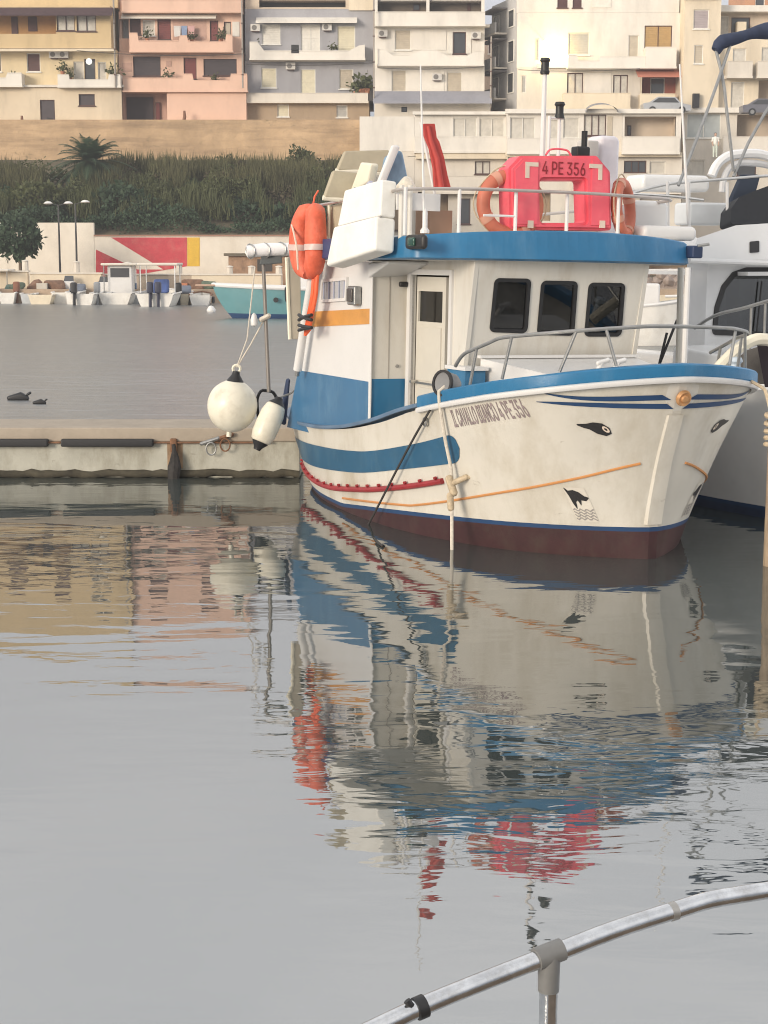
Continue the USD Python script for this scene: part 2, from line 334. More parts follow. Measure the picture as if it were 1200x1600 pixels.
# rails on the sheer: a blue cap forward with a white rubbing strip below it, a thin grey-blue cap aft
def sheer_path(t0, t1, dz=0.0, dy=0.0, side=-1, n=60):
    t = np.linspace(math.sqrt(t0), math.sqrt(t1), n) ** 2
    p = hull(t, 1.0); p = p + np.array([0, 0, dz]); p[:, 1] -= dy
    if side > 0: p = p * np.array([1, -1, 1.0])
    return p
def strip(path, prof, closed=False):
    """Sweeps a profile of (outward, up) pairs along a path on the sheer."""
    path = np.asarray(path); T = np.gradient(path, axis=0); T[:, 2] = 0; T /= np.linalg.norm(T, axis=1, keepdims=True)
    O = np.cross(T, [0, 0, 1.0]); O *= np.where((O * (path - np.array([-3.2, 0, 0])))[:, :2].sum(1) < 0, -1, 1)[:, None]
    prof = list(prof) + [prof[0]]
    G = np.stack([path + O * a + np.array([0, 0, b]) for a, b in prof], 1)
    ms = [loft(G)]
    for e in (0, -1):
        pl = G[e][:-1]; ms.append(trimesh.Trimesh(pl, [[0, i, i + 1] for i in range(1, len(pl) - 1)], process=False))
    return cat(ms)
tf = (.47 + 1.80) / 7.97
bow_path = np.vstack([sheer_path(0, tf)[::-1], sheer_path(0, tf, side=1)[1:]])
part(boat, 'bulwark_cap', strip(bow_path, [(-.11, -.02), (.03, -.02), (.045, .0), (.045, .095), (.03, .11), (-.11, .11)]), blue_paint, smooth=40)
part(boat, 'rubbing_strip', strip(bow_path, [(-.01, -.075), (.045, -.07), (.06, -.05), (.06, -.025), (.04, -.012), (-.01, -.012)]), clean_white, smooth=40)
for sd in (-1, 1):
    part(boat, 'bulwark_cap', strip(sheer_path(tf + .002, 1.0, side=sd), [(-.12, -.005), (.035, -.005), (.04, .01), (.04, .035), (-.12, .04)]), M('cap_grey_blue', (0.10, 0.16, 0.24), 0.5, var=.2), smooth=40)
# painted bands and strakes that follow the planking
def band(x0, x1, lo, hi, off, mat, name, side=-1, n=60, round_end=False):
    xs = np.linspace(x0, x1, n); lo_, hi_ = lo(xs), hi(xs)
    if round_end:
        mid, half = (lo_ + hi_) / 2, (hi_ - lo_) / 2; r = half[-1]
        q = np.clip((xs - (x1 - r)) / r, 0, 1); half = half * np.sqrt(np.maximum(1 - q ** 2, 0)); lo_, hi_ = mid - half, mid + half
    G = np.stack([hull_at(xs, lo_ * (1 - k) + hi_ * k, off, side) for k in (0, .25, .5, .75, 1)], 1)
    part(boat, name, loft(G), mat, smooth=60)
def fit(pts, off=0.0):
    q = np.array([hull_pix(u, v, off) for u, v in pts]); q = q[q[:, 0].argsort()]
    f = PI(q[:, 0], q[:, 1], extrapolate=False); lo, hi = q[0], q[-1]
    sl = (q[1, 1] - q[0, 1]) / (q[1, 0] - q[0, 0])
    return (lambda x: np.where(x < lo[0], lo[1] + sl * .4 * (x - lo[0]), np.where(x > hi[0], hi[1] + (x - hi[0]) * .18, f(np.clip(x, lo[0], hi[0])))), lo[0], hi[0])
g_lo, xa, xb = fit([(480, 723), (550, 738), (640, 732), (700, 725)])
g_hi, _, _ = fit([(470, 688), (500, 697), (560, 705), (640, 695), (700, 680)])
xend = hull_pix(719, 703)[0]
for sd in (-1, 1):
    band(-6.5, xend, g_lo, g_hi, .006, band_blue, 'painted_band', sd, round_end=True, n=160)
g_red, xr0, xr1 = fit([(450, 737), (500, 757), (560, 765), (620, 762), (690, 752)], .03)
xs = np.linspace(-6.9, xr1, 60)
for sd in (-1, 1):
    st = part(boat, 'rub_strake', tube(hull_at(xs, g_red(xs), .02, sd), .032, 8), red_paint)
    bx = np.linspace(-6.6, xr1 - .1, 17)
    for i, b in enumerate(bx):
        p = hull_at(b, g_red(b) + .045, .02, sd); p2 = hull_at(b, g_red(b) + .045, .05, sd)
        part(st, 'bolt', rod(p, p2, .018, n=6), red_paint)
g_or, xo0, xo1 = fit([(640, 790), (750, 775), (900, 748), (1022, 721)], .005)
xs = np.linspace(-4.2, xo1 - .04, 70)
xs2 = np.linspace(-3.2, xo1 - .06, 70)
part(boat, 'orange_line', tube(hull_at(xs, np.maximum(g_or(xs), f_boot(xs) + .07), .004, -1), .014, 6), orange_line)
part(boat, 'orange_line', tube(hull_at(xs2, np.maximum(g_or(xs2), f_boot(xs2) + .07), .004, 1), .014, 6), orange_line)
# stem post
zz = np.linspace(.50, 1.62, 14)
G = np.stack([np.stack([f_stem(zz) + dx, dy + 0 * zz, zz], -1) for dx, dy in ((-.06, -.14), (.012, -.085), (.02, 0), (.012, .085), (-.06, .14))], 1)
part(boat, 'stem_post', loft(G), hull_paint, smooth=20)
# moustache lines under the bow, roundel, eyes
zt = 1.83
for sd in (-1, 1):
    for k, (za, zb, ln) in enumerate(((1.80, 1.72, .58), (1.71, 1.65, .66))):
        xs = np.linspace(.36 - (za < 1.75) * .02, .42 - ln, 40); c = np.linspace(0, 1, 40)
        zc = za + .02 * c - .06 * np.sin(c * np.pi) * (k == 0) * .5; hw = .022 * (1 - c ** 2.2) + .003
        part(boat, 'moustache_line', loft(np.stack([hull_at(xs, zc - hw, .006, sd), hull_at(xs, zc + hw, .006, sd)], 1)), boot_navy, smooth=60)
rp = np.array([f_stem(1.80) + .03, 0, 1.80])
part(boat, 'bow_roundel', [lathe([(0, 0), (.075, 0), (.083, .02), (.07, .05), (.042, .04), (.034, .06), (0, .07)], 20, (1, 0, -.35), rp)], brass)
def decal(poly, x0, z0, mat, name, side, off=.006, parent=None):
    m = cat([trimesh.creation.extrude_polygon(g, .001, engine='earcut') for g in getattr(poly, 'geoms', [poly])]).subdivide_to_size(.06)
    v = np.asarray(m.vertices); keep = v[:, 2] > 5e-4
    f = m.faces[(keep[m.faces]).all(1)]
    return part(parent or boat, name, trimesh.Trimesh(hull_at(x0 + v[:, 0], z0 + v[:, 1], off, side), f, process=False), mat, smooth=60)
eye = Polygon([(-.26, .05), (-.14, .055), (-.04, .075), (.05, .065), (.09, .02), (.07, -.04), (0, -.065), (-.08, -.04), (-.14, .01), (-.20, .025)]).buffer(.01)
pup = affinity.scale(Point(.02, .005).buffer(.032), .42, 1)
ex, ez = hull_pix(940, 671)
for sd in (-1, 1):
    e = decal(affinity.scale(eye, .40, .85, origin=(0, 0)), ex, ez, black_paint, 'painted_eye', sd)
    decal(pup.difference(affinity.scale(Point(.02, .005).buffer(.014), .42, 1)), ex, ez, tape_mat, 'iris', sd, .010, e)
dolphin = Polygon([(-.16, .13), (-.11, .10), (-.02, .11), (.06, .09), (.12, .05), (.17, .04), (.12, .015), (.04, .02), (.01, -.03), (-.01, .02), (-.06, .0), (-.085, -.07), (-.11, -.02), (-.125, .06)]).buffer(.008)
waves = [LineString([(-.16 + .03 * i, -.09 - .03 * k + .012 * math.sin(i * 1.9 + k)) for i in range(12)]).buffer(.007) for k in range(4)]
dx, dz = hull_pix(905, 783)
for sd in (-1, 1):
    e = decal(sbox(-.068, -.21, .068, .14), dx, dz, M('sticker_white', (.60, .56, .48), .5), 'dolphin_sticker', sd, .005)
    decal(affinity.scale(dolphin, .38, 1.0, origin=(0, 0)), dx, dz, black_paint, 'dolphin', sd, .009, e)
    from shapely import union_all
    decal(affinity.scale(union_all(waves), .38, 1, origin=(0, 0)), dx, dz, M('sticker_grey', (.28, .26, .24), .6), 'waves', sd, .009, e)
# the name on the bow
def hull_text(txt, u0, v0, u1, v1, hgt, mat, name):
    a, b = hull_pix(u0, v0), hull_pix(u1, v1)
    m = meshkit.text_mesh(txt, 1.0, .01, bold=True); v = np.asarray(m.vertices); w = v[:, 0].max()
    f = m.faces[(v[:, 2] > 5e-3)[m.faces].all(1)]
    t = v[:, 0] / w
    X = a[0] + (b[0] - a[0]) * t - .03 * v[:, 1]; Z = a[1] + (b[1] - a[1]) * t + v[:, 1] * hgt
    part(boat, name, trimesh.Trimesh(hull_at(X, Z, .006), f, process=False), mat, smooth=60)
hull_text('IL CAVALLO BIANCO 4 PE 356', 711, 667, 830, 650, .165, letter_brown, 'name_lettering')
# wheelhouse: a front wall that leans forward, with three rounded windows; side walls; door in the starboard side
FR = Plane((-2.1, 0, 1.95), (0, 1, 0), (.24, 0, 1.15))          # its normal points forward
def flip(pl): return pl
fy = lambda u, v: on_pl(u, v, FR)
wins = [[(774, 436), (828, 437), (822, 519), (766, 517)], [(847, 440), (901, 441), (895, 523), (840, 521)], [(921, 443), (975, 444), (969, 524), (914, 524)]]
wall = Polygon([(-1.10, -.75), (1.12, -.75), (1.04, 1.17), (-1.04, 1.17)])
wpolys = [Polygon([fy(*q) for q in w]).buffer(-.05).buffer(.05, quad_segs=5) for w in wins]
fr = wall
for w in wpolys: fr = fr.difference(w)
part(boat, 'front_wall', FR.slab(fr, -.06, 0), white_paint, smooth=False)
for w in wpolys:
    k = part(boat, 'window', FR.slab(w.buffer(.012).difference(w.buffer(-.028)), -.03, .012), black_rubber, smooth=20)
    part(k, 'pane', FR.slab(w.buffer(-.020), -.018, -.012), tinted, smooth=False)
xt, xb_ = -2.1 + .24 * 1.17 / 1.175, -2.1 - .24 * .75 / 1.175
zb_, zt_ = 1.95 - .75 * .979, 1.95 + 1.17 * .979
def side_wall(y, side):
    P = Plane((0, y, 0), (1, 0, 0), (0, 0, 1))                    # normal towards -y
    out = Polygon([(xb_, 1.0), (xt, zt_), (-3.5, zt_), (-3.5, 1.0)])
    if side < 0:
        out = out.difference(sbox(-3.36, 1.0, -2.40, 2.92))
    part(boat, 'side_wall', P.slab(out, -.05, 0) if side < 0 else P.slab(out, -.0, .05), white_paint, smooth=False)
    return P
SW = side_wall(-1.09, -1); side_wall(1.09, 1)
dd = part(boat, 'door', [SW.slab(sbox(-3.34, 1.02, -2.62, 2.90).difference(sbox(-3.30, 2.40, -2.70, 2.74)), -.09, -.05),
                         SW.slab(sbox(-3.26, 1.08, -2.70, 1.66), -.05, -.035), SW.slab(sbox(-3.26, 1.74, -2.70, 2.34), -.05, -.035)], door_paint, smooth=False)
part(dd, 'pane', SW.slab(sbox(-3.31, 2.39, -2.69, 2.75), -.08, -.074), tinted, smooth=False)
part(dd, 'handle', rod((-3.27, -1.09 + .03, 1.72), (-3.27, -1.09 - .05, 1.72), .018), steel)
part(boat, 'door_frame', [SW.slab(sbox(-3.44, 1.0, -3.36, 2.98), -.03, .03), SW.slab(sbox(-2.40, 1.0, -2.34, 2.98), -.03, .03), SW.slab(sbox(-3.36, 2.92, -2.40, 2.98), -.03, .025)], clean_white, smooth=False)
part(boat, 'door_rail', SW.slab(sbox(-3.36, 1.70, -2.62, 1.72), -.03, -.012), grey_steel, smooth=False)
part(boat, 'floor', box(-3.5, -2.0, -1.05, 1.05, 1.10, 1.14), dark_inside)
part(boat, 'back_wall', box(-3.56, -3.502, -1.08, 1.08, 1.05, zt_), M('wood_inside', (.22, .15, .09), .6, var=.2), smooth=False)
part(boat, 'notice', box(-2.62, -2.60, -.98, -.72, 2.62, 2.86), clean_white)
part(boat, 'steering_wheel', tube([(-2.45 - .06 * math.sin(a), -.55 + .22 * math.cos(a), 2.15 + .22 * math.sin(a)) for a in np.linspace(0, 2 * math.pi, 20)[:-1]], .018, 6, closed=True), dark_inside)
part(boat, 'instrument_shelf', box(-2.42, -2.1, -1.0, 1.0, 1.88, 1.94), dark_inside)
# low trunk and locker ahead of the wheelhouse
TK = [(-1.95, -.95), (-1.95, 1.0), (-.75, .80), (-.75, -.70)]
tp = Polygon(TK)
m = trimesh.creation.extrude_polygon(tp, .50); m.apply_translation([0, 0, 1.55]); v = m.vertices.copy(); v[v[:, 2] > 1.9, 2] -= np.clip((v[v[:, 2] > 1.9, 0] + 1.95) * .10, 0, 1); m.vertices = v
trunk = part(boat, 'trunk', m, clean_white, smooth=False)
part(trunk, 'rim', [box(-1.97, -1.90, -.98, 1.03, 2.055, 2.085)], clean_white)
part(boat, 'deck_locker', [box(-2.20, -1.78, -1.22, -.98, 1.30, 1.93)], blue_paint, smooth=False)
part(boat, 'locker_lid', [box(-2.22, -1.75, -1.24, -.96, 1.932, 1.97)], clean_white, smooth=False)
for q in (-.22, -.02):
    part(boat, 'cleat', [hullpts([(-.80, q, 1.95), (-.80, q + .05, 2.06)], .03), hullpts([(-.80, q + .02, 2.06), (-.80, q + .13, 2.09)], .028)], clean_white)
# aft house, flush with the bulwark
AF = Plane((-3.5, 0, 0), (0, 1, 0), (0, 0, 1))                     # its front, facing forward
AS = Plane((0, -1.52, 0), (1, 0, 0), (0, 0, 1))                    # its starboard side
aft_side = Polygon([(-6.05, .95), (-3.5, .95), (-3.5, 3.06), (-5.15, 3.06), (-5.35, 2.4)])
part(boat, 'house_side', AS.slab(aft_side, -.06, 0), clean_white, smooth=False)
part(boat, 'house_side', AS.slab(aft_side, -3.04, -2.98), clean_white, smooth=False)
part(boat, 'house_front', AF.slab(sbox(-1.52, .95, -1.09, 3.06), -.05, .004), white_paint, smooth=False)
part(boat, 'house_front', AF.slab(sbox(1.09, .95, 1.45, 3.06), -.05, .004), white_paint, smooth=False)
part(boat, 'house_back', box(-5.3, -5.25, -1.46, 1.46, .95, 3.05), white_paint, smooth=False)
skirt = aft_side.intersection(sbox(-6.2, .9, -3.4, 1.70))
part(boat, 'blue_skirt', AS.slab(skirt, .002, .008), M('skirt_blue', (0.035, 0.13, 0.25), .35, var=.08, vs=2, dirt=((0.14, 0.26, 0.36), .5, (2, 2, .6), 2)), smooth=False)
part(boat, 'blue_skirt', AF.slab(sbox(-1.525, .95, -1.10, 1.735), .006, .012), blue_paint, smooth=False)
part(boat, 'corner_trim', AS.slab(sbox(-3.53, .95, -3.47, 3.06), .009, .02), clean_white, smooth=False)
part(boat, 'seam', AF.slab(sbox(-1.315, 1.74, -1.305, 2.95), .005, .009), M('seam_grey', (.35, .32, .28), .6), smooth=False)
part(boat, 'front_stud', rod(AF.pt(-1.2, 1.88, .004), AF.pt(-1.2, 1.88, .018), .02), grey_steel)
st = [on_pl(u, v, AS) for u, v in [(487, 487), (583, 482), (583, 506), (481, 511)]]
part(boat, 'ochre_stripe', AS.slab(Polygon([(p[0], p[1]) for p in st]), .002, .008), ochre_paint, smooth=False)
vt = [on_pl(u, v, AS) for u, v in [(505, 437), (545, 433), (543, 470), (503, 473)]]
vp = Polygon([(p[0], p[1]) for p in vt])
vk = part(boat, 'side_window', AS.slab(vp.difference(vp.buffer(-.035)), .002, .03), clean_white, smooth=False)
part(vk, 'pane', AS.slab(vp.buffer(-.03), .004, .010), M('frosted_pane', (.42, .43, .44), .15), smooth=False)
for i in range(5):
    x = np.interp(i, [0, 4], [vp.bounds[0] + .09, vp.bounds[2] - .09]); part(vk, 'bar', AS.slab(sbox(x - .012, vp.bounds[1] + .05, x + .012, vp.bounds[3] - .05), .012, .02), M('bar_blue', (.30, .33, .42), .5), smooth=False)
p = on_pl(560, 462, AS)
lk = part(boat, 'bulkhead_lamp', rbox(p[0] - .11, p[0] + .11, -1.62, -1.525, p[1] - .11, p[1] + .11, .02), grey_steel)
part(lk, 'lens', rbox(p[0] - .07, p[0] + .07, -1.645, -1.615, p[1] - .07, p[1] + .08, .012), M('lens_dark', (.06, .05, .045), .2))
part(boat, 'eave', [hullpts([(-3.5, -1.56, 3.02), (-3.0, -1.56, 3.05), (-3.5, -1.56, 2.90), (-3.5, -1.05, 3.02), (-3.0, -1.05, 3.05), (-3.5, -1.05, 2.93)], .02, 6)], clean_white)
part(boat, 'deck_light', rbox(-3.46, -3.40, -1.22, -1.12, 2.78, 2.84, .015), black_paint)
# the roof: slab with a bowed front edge, blue fascia all round
bow = [(-1.62 - .42 * (abs(y) / 1.72) ** 2.4, y) for y in np.linspace(-1.72, 1.72, 29)]
plan = Polygon([(-5.7, 1.62), (-5.7, -1.62), (-3.6, -1.74)] + bow + [(-3.6, 1.74)]).buffer(-.12).buffer(.12, quad_segs=6)
ring = np.array(plan.exterior.segmentize(.12).coords)[:-1]
c0 = ring.mean(0)
def rim(off, zf):
    P2 = np.array(plan.buffer(off, quad_segs=6).exterior.coords) if off else ring
    # same vertex count: move ring outward along its normal
    t = np.roll(ring, -1, 0) - np.roll(ring, 1, 0); nn = np.stack([t[:, 1], -t[:, 0]], 1); nn /= np.linalg.norm(nn, axis=1, keepdims=True)
    if ((nn * (ring - c0)).sum(1).mean()) < 0: nn = -nn
    q = ring + nn * off
    return np.c_[q, zf(q)]
lowz = lambda q: 3.075 + 0 * q[:, 0] + .012 * np.clip(q[:, 0] + 2.6, 0, 1)
topz = lambda q: 3.31 + .08 * (1 - (q[:, 1] / 1.75) ** 2) + .02 * np.clip(q[:, 0] + 3, 0, 1)
R_ = [rim(-.06, lowz), rim(-.01, lowz), rim(.03, lambda q: lowz(q) + .02), rim(.0, lambda q: topz(q) - .02), rim(-.03, topz)]
G = np.stack(R_, 1); G = np.concatenate([G, G[:1]], 0)
aftmask = G[:, 2, 0] < -3.75
part(boat, 'roof_fascia', loft(G), blue_paint, smooth=50)
# aft fascia boards in darker blue, laid on
for sd in (-1, 1):
    part(boat, 'aft_fascia', hullpts([(-5.68, sd * 1.655, 3.10), (-3.75, sd * 1.765, 3.10), (-5.68, sd * 1.655, 3.30), (-3.75, sd * 1.765, 3.30)], .012, 6), M('fascia_navy', (.035, .05, .13), .5), smooth=20)
ot = rim(-.03, topz); ct = np.array([[c0[0], 0, 3.39]])
n_ = len(ot); inn = ot * .5 + np.r_[c0[0], 0, 3.39] * .5; inn[:, 2] = 3.31 + .08 * (1 - (inn[:, 1] / 1.75) ** 2)
V = np.vstack([ot, inn, ct]); F = []
for i in range(n_):
    j = (i + 1) % n_; F += [[i, j, n_ + j], [i, n_ + j, n_ + i], [n_ + i, n_ + j, 2 * n_]]
part(boat, 'roof_top', trimesh.Trimesh(V, F, process=False), clean_white, smooth=60)
ob = rim(-.05, lambda q: lowz(q) + .002)
pb = Polygon(ob[:, :2]); m = trimesh.creation.extrude_polygon(pb, .02, engine='earcut'); m.apply_translation([0, 0, 3.078]); part(boat, 'roof_underside', m, white_paint, smooth=False)
# sidelight niche at the starboard corner and a cut-out fairing at the port corner
p = on_y(650, 378, -1.77)
ph = part(boat, 'sidelight', rbox(p[0] - .22, p[0] + .20, -1.80, -1.72, p[2] - .075, p[2] + .075, .035), black_paint)
part(ph, 'lens', rbox(p[0] - .10, p[0] + .05, -1.825, -1.79, p[2] - .045, p[2] + .045, .02), M('lens_green', (.01, .05, .035), .15))
part(boat, 'corner_fairlead', [rbox(-2.02, -1.86, 1.66, 1.80, 3.16, 3.30, .02)], navy)
p = on_x(1090, 384, -1.8); part(boat, 'roof_bracket', [rod(p, p + np.array([.05, .12, .02]), .018)], grey_steel)
# posts under the roof's port corner
q1, q2 = on_x(1075, 418, -1.85), on_x(1068, 590, -1.85); part(boat, 'roof_post', rod(q1, q2, .032), clean_white)
q1, q2 = on_x(1064, 418, -2.6), on_x(1060, 590, -2.6); part(boat, 'roof_post', rod(q1, q2, .038), white_paint)
# roof railing
zr0, zr1 = 3.33, 3.80
front = [(620, -1.0), (712, 0), (800, 0), (880, 0), (960, 0)]
rx = -2.12
corner = on_x(621, 299, rx); posts = [on_x(u, 325, rx) for u in (628, 712, 800, 880, 960)]
pend = on_x(1078, 290, rx); ztop = lambda y: np.interp(y, [-1.8, 0, 1.8], [3.80, 3.83, 3.81])
yA, yB = posts[0][1], 1.62
rail = [(-5.5, -1.56, 3.70), (-4.2, -1.63, 3.74), (-3.0, -1.66, 3.78), (rx - .15, yA + .02, 3.80), (rx, yA + .16, 3.81), (rx + .12, -.6, 3.83), (rx + .15, .2, 3.83), (rx + .08, 1.0, 3.82), (rx - .02, yB - .12, 3.81), (rx - .2, yB, 3.80), (-3.4, yB, 3.76), (-5.4, yB - .08, 3.70)]
rr = part(boat, 'roof_rail', tube(smooth_path(rail, 6), .018, 8), M('rail_grey', (.42, .38, .35), .35, metal=.5, var=.1))
for y in [q[1] for q in posts]:
    part(rr, 'post', rod((rx + .08, y, 3.33), (rx + .08, y, 3.82), .020), clean_white)
for x, y in ((-5.4, -1.56), (-4.6, -1.6), (-3.6, -1.64), (-2.8, -1.66)):
    part(rr, 'post', rod((x, y, 3.3), (x, y, 3.72 + .02 * (x + 5)), .018), cream_canvas)
for x in (-3.0, -4.2, -5.3):
    part(rr, 'post', rod((x, yB, 3.3), (x, yB, 3.76), .018), clean_white)
part(rr, 'mid_rail', tube([(rx + .08, on_x(750, 335, rx)[1], 3.56), (rx + .08, on_x(800, 335, rx)[1], 3.56)], .014, 6), clean_white)
# white gear rack at the starboard end of the roof railing
part(boat, 'rail_panel', [box(rx - .35, rx - .30, on_x(640, 320, rx)[1], on_x(708, 320, rx)[1], 3.60, 3.78)], clean_white)
for u in (627, 640):
    y = on_x(u, 325, rx - .3)[1]; part(boat, 'rack_post', rod((rx - .3, y, 3.3), (rx - .3, y, 3.86), .03), white_paint)
# bow rail of bent pipe with splayed stanchions
tr0 = (.47 + 1.22) / 7.97
sh = lambda t, dz, side: (hull(t, 1.0) + np.array([0, .10, dz])) * np.array([1, 1 if side < 0 else -1, 1.0])
ts = np.linspace(math.sqrt(tr0), .10, 26) ** 2
pr = np.array([sh(t, .14 + np.interp(t, [0, tr0 * .6, tr0], [.34, .40, .30]), -1) for t in ts])
pp = pr[::-1] * np.array([1, -1, 1])
path = np.vstack([[pr[0] + np.array([-.06, 0, -.10])], pr, pp[3:]])
br = part(boat, 'bow_rail', tube(smooth_path(path[::2], 4), .019, 8), grey_steel)
for k, t in enumerate((.185, .125, .06, .024)):
    for sd in (-1, 1):
        a = sh(t, .13, sd); t2 = max(t - .012, .012) if k < 3 else t + .006
        b = sh(t2, .14 + np.interp(t2, [0, tr0 * .6, tr0], [.34, .40, .30]), sd)
        part(br, 'stanchion', rod(a, b, .016), grey_steel)
# searchlight on the bulwark
c = on_y(702, 600, -1.56)
sl = part(boat, 'searchlight', lathe([(0, -.12), (.06, -.12), (.11, -.05), (.125, .05), (.13, .10), (.115, .10), (.0, .07)], 20, (.25, -.75, .1), c), M('lamp_grey', (.20, .20, .20), .45))
part(sl, 'rim', lathe([(.112, .085), (.138, .085), (.138, .115), (.112, .115), (.112, .085)], 20, (.25, -.75, .1), c), black_paint)
part(sl, 'bracket', rod(c + np.array([0, .02, -.1]), c + np.array([0, .02, -.24]), .02), grey_steel)
part(boat, 'bow_bollard', lathe([(0, 0), (.06, 0), (.05, .14), (.075, .17), (.06, .21), (0, .22)], 14, (0, 0, 1), sh(.13, .12, 1)), M('bollard_pale', (.45, .52, .58), .5))
part(boat, 'hawse_ring', tube([hull_at(-1.86, 1.40, .02) + np.array([.04 * math.cos(a), -.01, .04 * math.sin(a)]) for a in np.linspace(0, 6.283, 13)[:-1]], .012, 6, closed=True), grey_steel)
# masts with signal lamps, horn, whip aerials
def mast(u, v0, v1, x, r, lamp):
    a, b = on_x(u, v1, x), on_x(u, v0, x); a[0] = b[0] = x; b[1] = a[1]
    k = part(boat, 'mast', rod(a, b, r, r * .8), clean_white)
    return k, a, b
k, a, b = mast(847, 116, 252, -3.0, .032, 1)
part(boat, 'masthead_lamp', [lathe([(0, 0), (.05, 0), (.055, .03), (.045, .05), (.045, .13), (.06, .15), (.05, .18), (0, .185)], 14, (0, 0, 1), b)], black_paint)
k, a, b = mast(872, 182, 250, -2.9, .022, 1)
part(k, 'arm', rod(b - np.array([0, .14, .02]), b - np.array([0, -.05, .02]), .014), clean_white)
part(k, 'mast_leg', rod(a + np.array([0, -.13, 0]), b + np.array([0, -.13, 0]), .018), clean_white)
part(boat, 'masthead_lamp', [lathe([(0, -.02), (.06, -.02), (.05, .02), (.045, .04), (.045, .11), (.062, .13), (.05, .16), (0, .165)], 14, (0, 0, 1), b)], black_paint)
a, b = on_x(664, 345, -2.3), on_x(657, 102, -2.3); a[2] = 3.36
wa = part(boat, 'whip_aerial', tube([a, a + (b - a) * .12, b], [.02, .016, .008], 6), clean_white)
part(wa, 'aerial_foot', [lathe([(0, 0), (.05, 0), (.05, .03), (.028, .06), (.028, .22), (.015, .26), (0, .26)], 10, (0, 0, 1), a)], clean_white)
a, b = on_x(1076, 352, -2.9), on_x(1062, 100, -2.9)
wa = part(boat, 'whip_aerial', tube([a, a + (b - a) * .3, b], [.022, .018, .01], 6), clean_white)
q = on_x(902, 232, -3.2); part(boat, 'horn', [rbox(-3.25, -3.1, q[1] - .06, q[1] + .12, q[2] - .10, q[2] + .02, .02), rod((-3.18, q[1] + .08, q[2]), (-3.18, q[1] + .08, q[2] + .20), .035)], black_paint)
q0, q1 = on_x(908, 220, -3.5), on_x(925, 250, -3.5); part(boat, 'instrument_case', rbox(-3.6, -3.35, q0[1], q1[1], 3.4, q0[2], .02), M('case_grey', (.5, .47, .43), .5))
q0, q1 = on_x(928, 212, -3.6), on_x(958, 268, -3.6); part(boat, 'radar_pedestal', rbox(-3.8, -3.45, q0[1], q1[1], 3.4, q0[2], .06), M('pale_lilac', (.66, .62, .64), .5))
# stern quarter post and boarding board
part(boat, 'quarter_board', hullpts([(-6.12, -1.54, 1.0), (-6.35, -1.50, 1.0), (-6.0, -1.54, 1.55)], .03, 6), navy)

# ------------------------------------------------------------------ things lying, hanging and lashed on the fishing boat
def on_boat(name, label, cat_, base, group=None): return thing(name, label, cat_, W(base), group)
# rigid life float leaning on the front roof railing
FP = Plane((rx - .02, 0, 3.3), (0, 1, 0), (-.03, 0, 1))
o = [on_pl(u, v, FP) for u, v in [(799, 358), (797, 262), (815, 243), (935, 243), (956, 268), (958, 360)]]
i_ = [on_pl(u, v, FP) for u, v in [(847, 348), (846, 281), (915, 281), (917, 348)]]
op = Polygon(o).buffer(.03).buffer(-.03).buffer(-.04).buffer(.04, quad_segs=4); ip = Polygon(i_).buffer(-.03).buffer(.03, quad_segs=4)
t = on_boat('life_float', 'bright red square life float with a hand painted registration leaning on the wheelhouse roof rail', 'life float', (rx, .3, 3.33))
fm = FP.slab(op.difference(ip), -.26, -.04)
front = [FP.slab(op.buffer(-.03).difference(ip.buffer(.03)), -.04, .0)]
part(t, 'body', wm(cat([fm] + front)), float_red, smooth=30)
for s_ in [(-2, -1, ip.bounds[0] - .05, 2), (ip.bounds[2] + .05, -1, 3, 2)]:
    part(t, 'side_pad', wm(FP.slab(op.buffer(-.055).intersection(sbox(*s_)).difference(ip.buffer(.05)), 0, .012)), float_red, smooth=20)
cx = on_pl(880, 262, FP)
def tape(u0, v0, flipx):
    a = on_pl(u0, v0, FP); s = -1 if flipx else 1
    return cat([FP.slab(sbox(min(a[0], a[0] + s * .16), a[1] - .045, max(a[0], a[0] + s * .16), a[1]), .002, .018), FP.slab(sbox(min(a[0], a[0] + s * .05), a[1] - .17, max(a[0], a[0] + s * .05), a[1] - .046), .002, .018)])
part(t, 'tape', wm(tape(820, 253, False)), tape_mat); part(t, 'tape', wm(tape(940, 257, True)), tape_mat)
for u in (828, 940):
    a = on_pl(u, 352, FP); part(t, 'tape', wm(FP.slab(sbox(a[0] - .035, a[1] - .03, a[0] + .035, a[1] + .05), .002, .018)), tape_mat)
m = meshkit.text_mesh('4 PE 356', .13, .004); w = np.asarray(m.vertices)[:, 0].max(); a = on_pl(846, 270, FP); b = on_pl(914, 270, FP)
v = np.asarray(m.vertices); v = np.stack([FP.pt(0, 0)[None] + FP.ex * 0] * 1)[0] + np.outer(a[0] + v[:, 0] / w * (b[0] - a[0]), FP.ex) + np.outer(a[1] - .01 + v[:, 1] * 1.05, FP.ey) + np.outer(v[:, 2] + .003, FP.n)
part(t, 'lettering', wm(trimesh.Trimesh(v, m.faces, process=False)), dark_red, smooth=False)
hp = [FP.pt(cx[0] + dx, op.bounds[3] + dz, -.1) for dx, dz in ((-.16, -.01), (-.1, .05), (0, .06), (.1, .05), (.16, -.01))]
part(t, 'grab_line', wm(tube(smooth_path(hp, 4), .012, 6)), float_red)
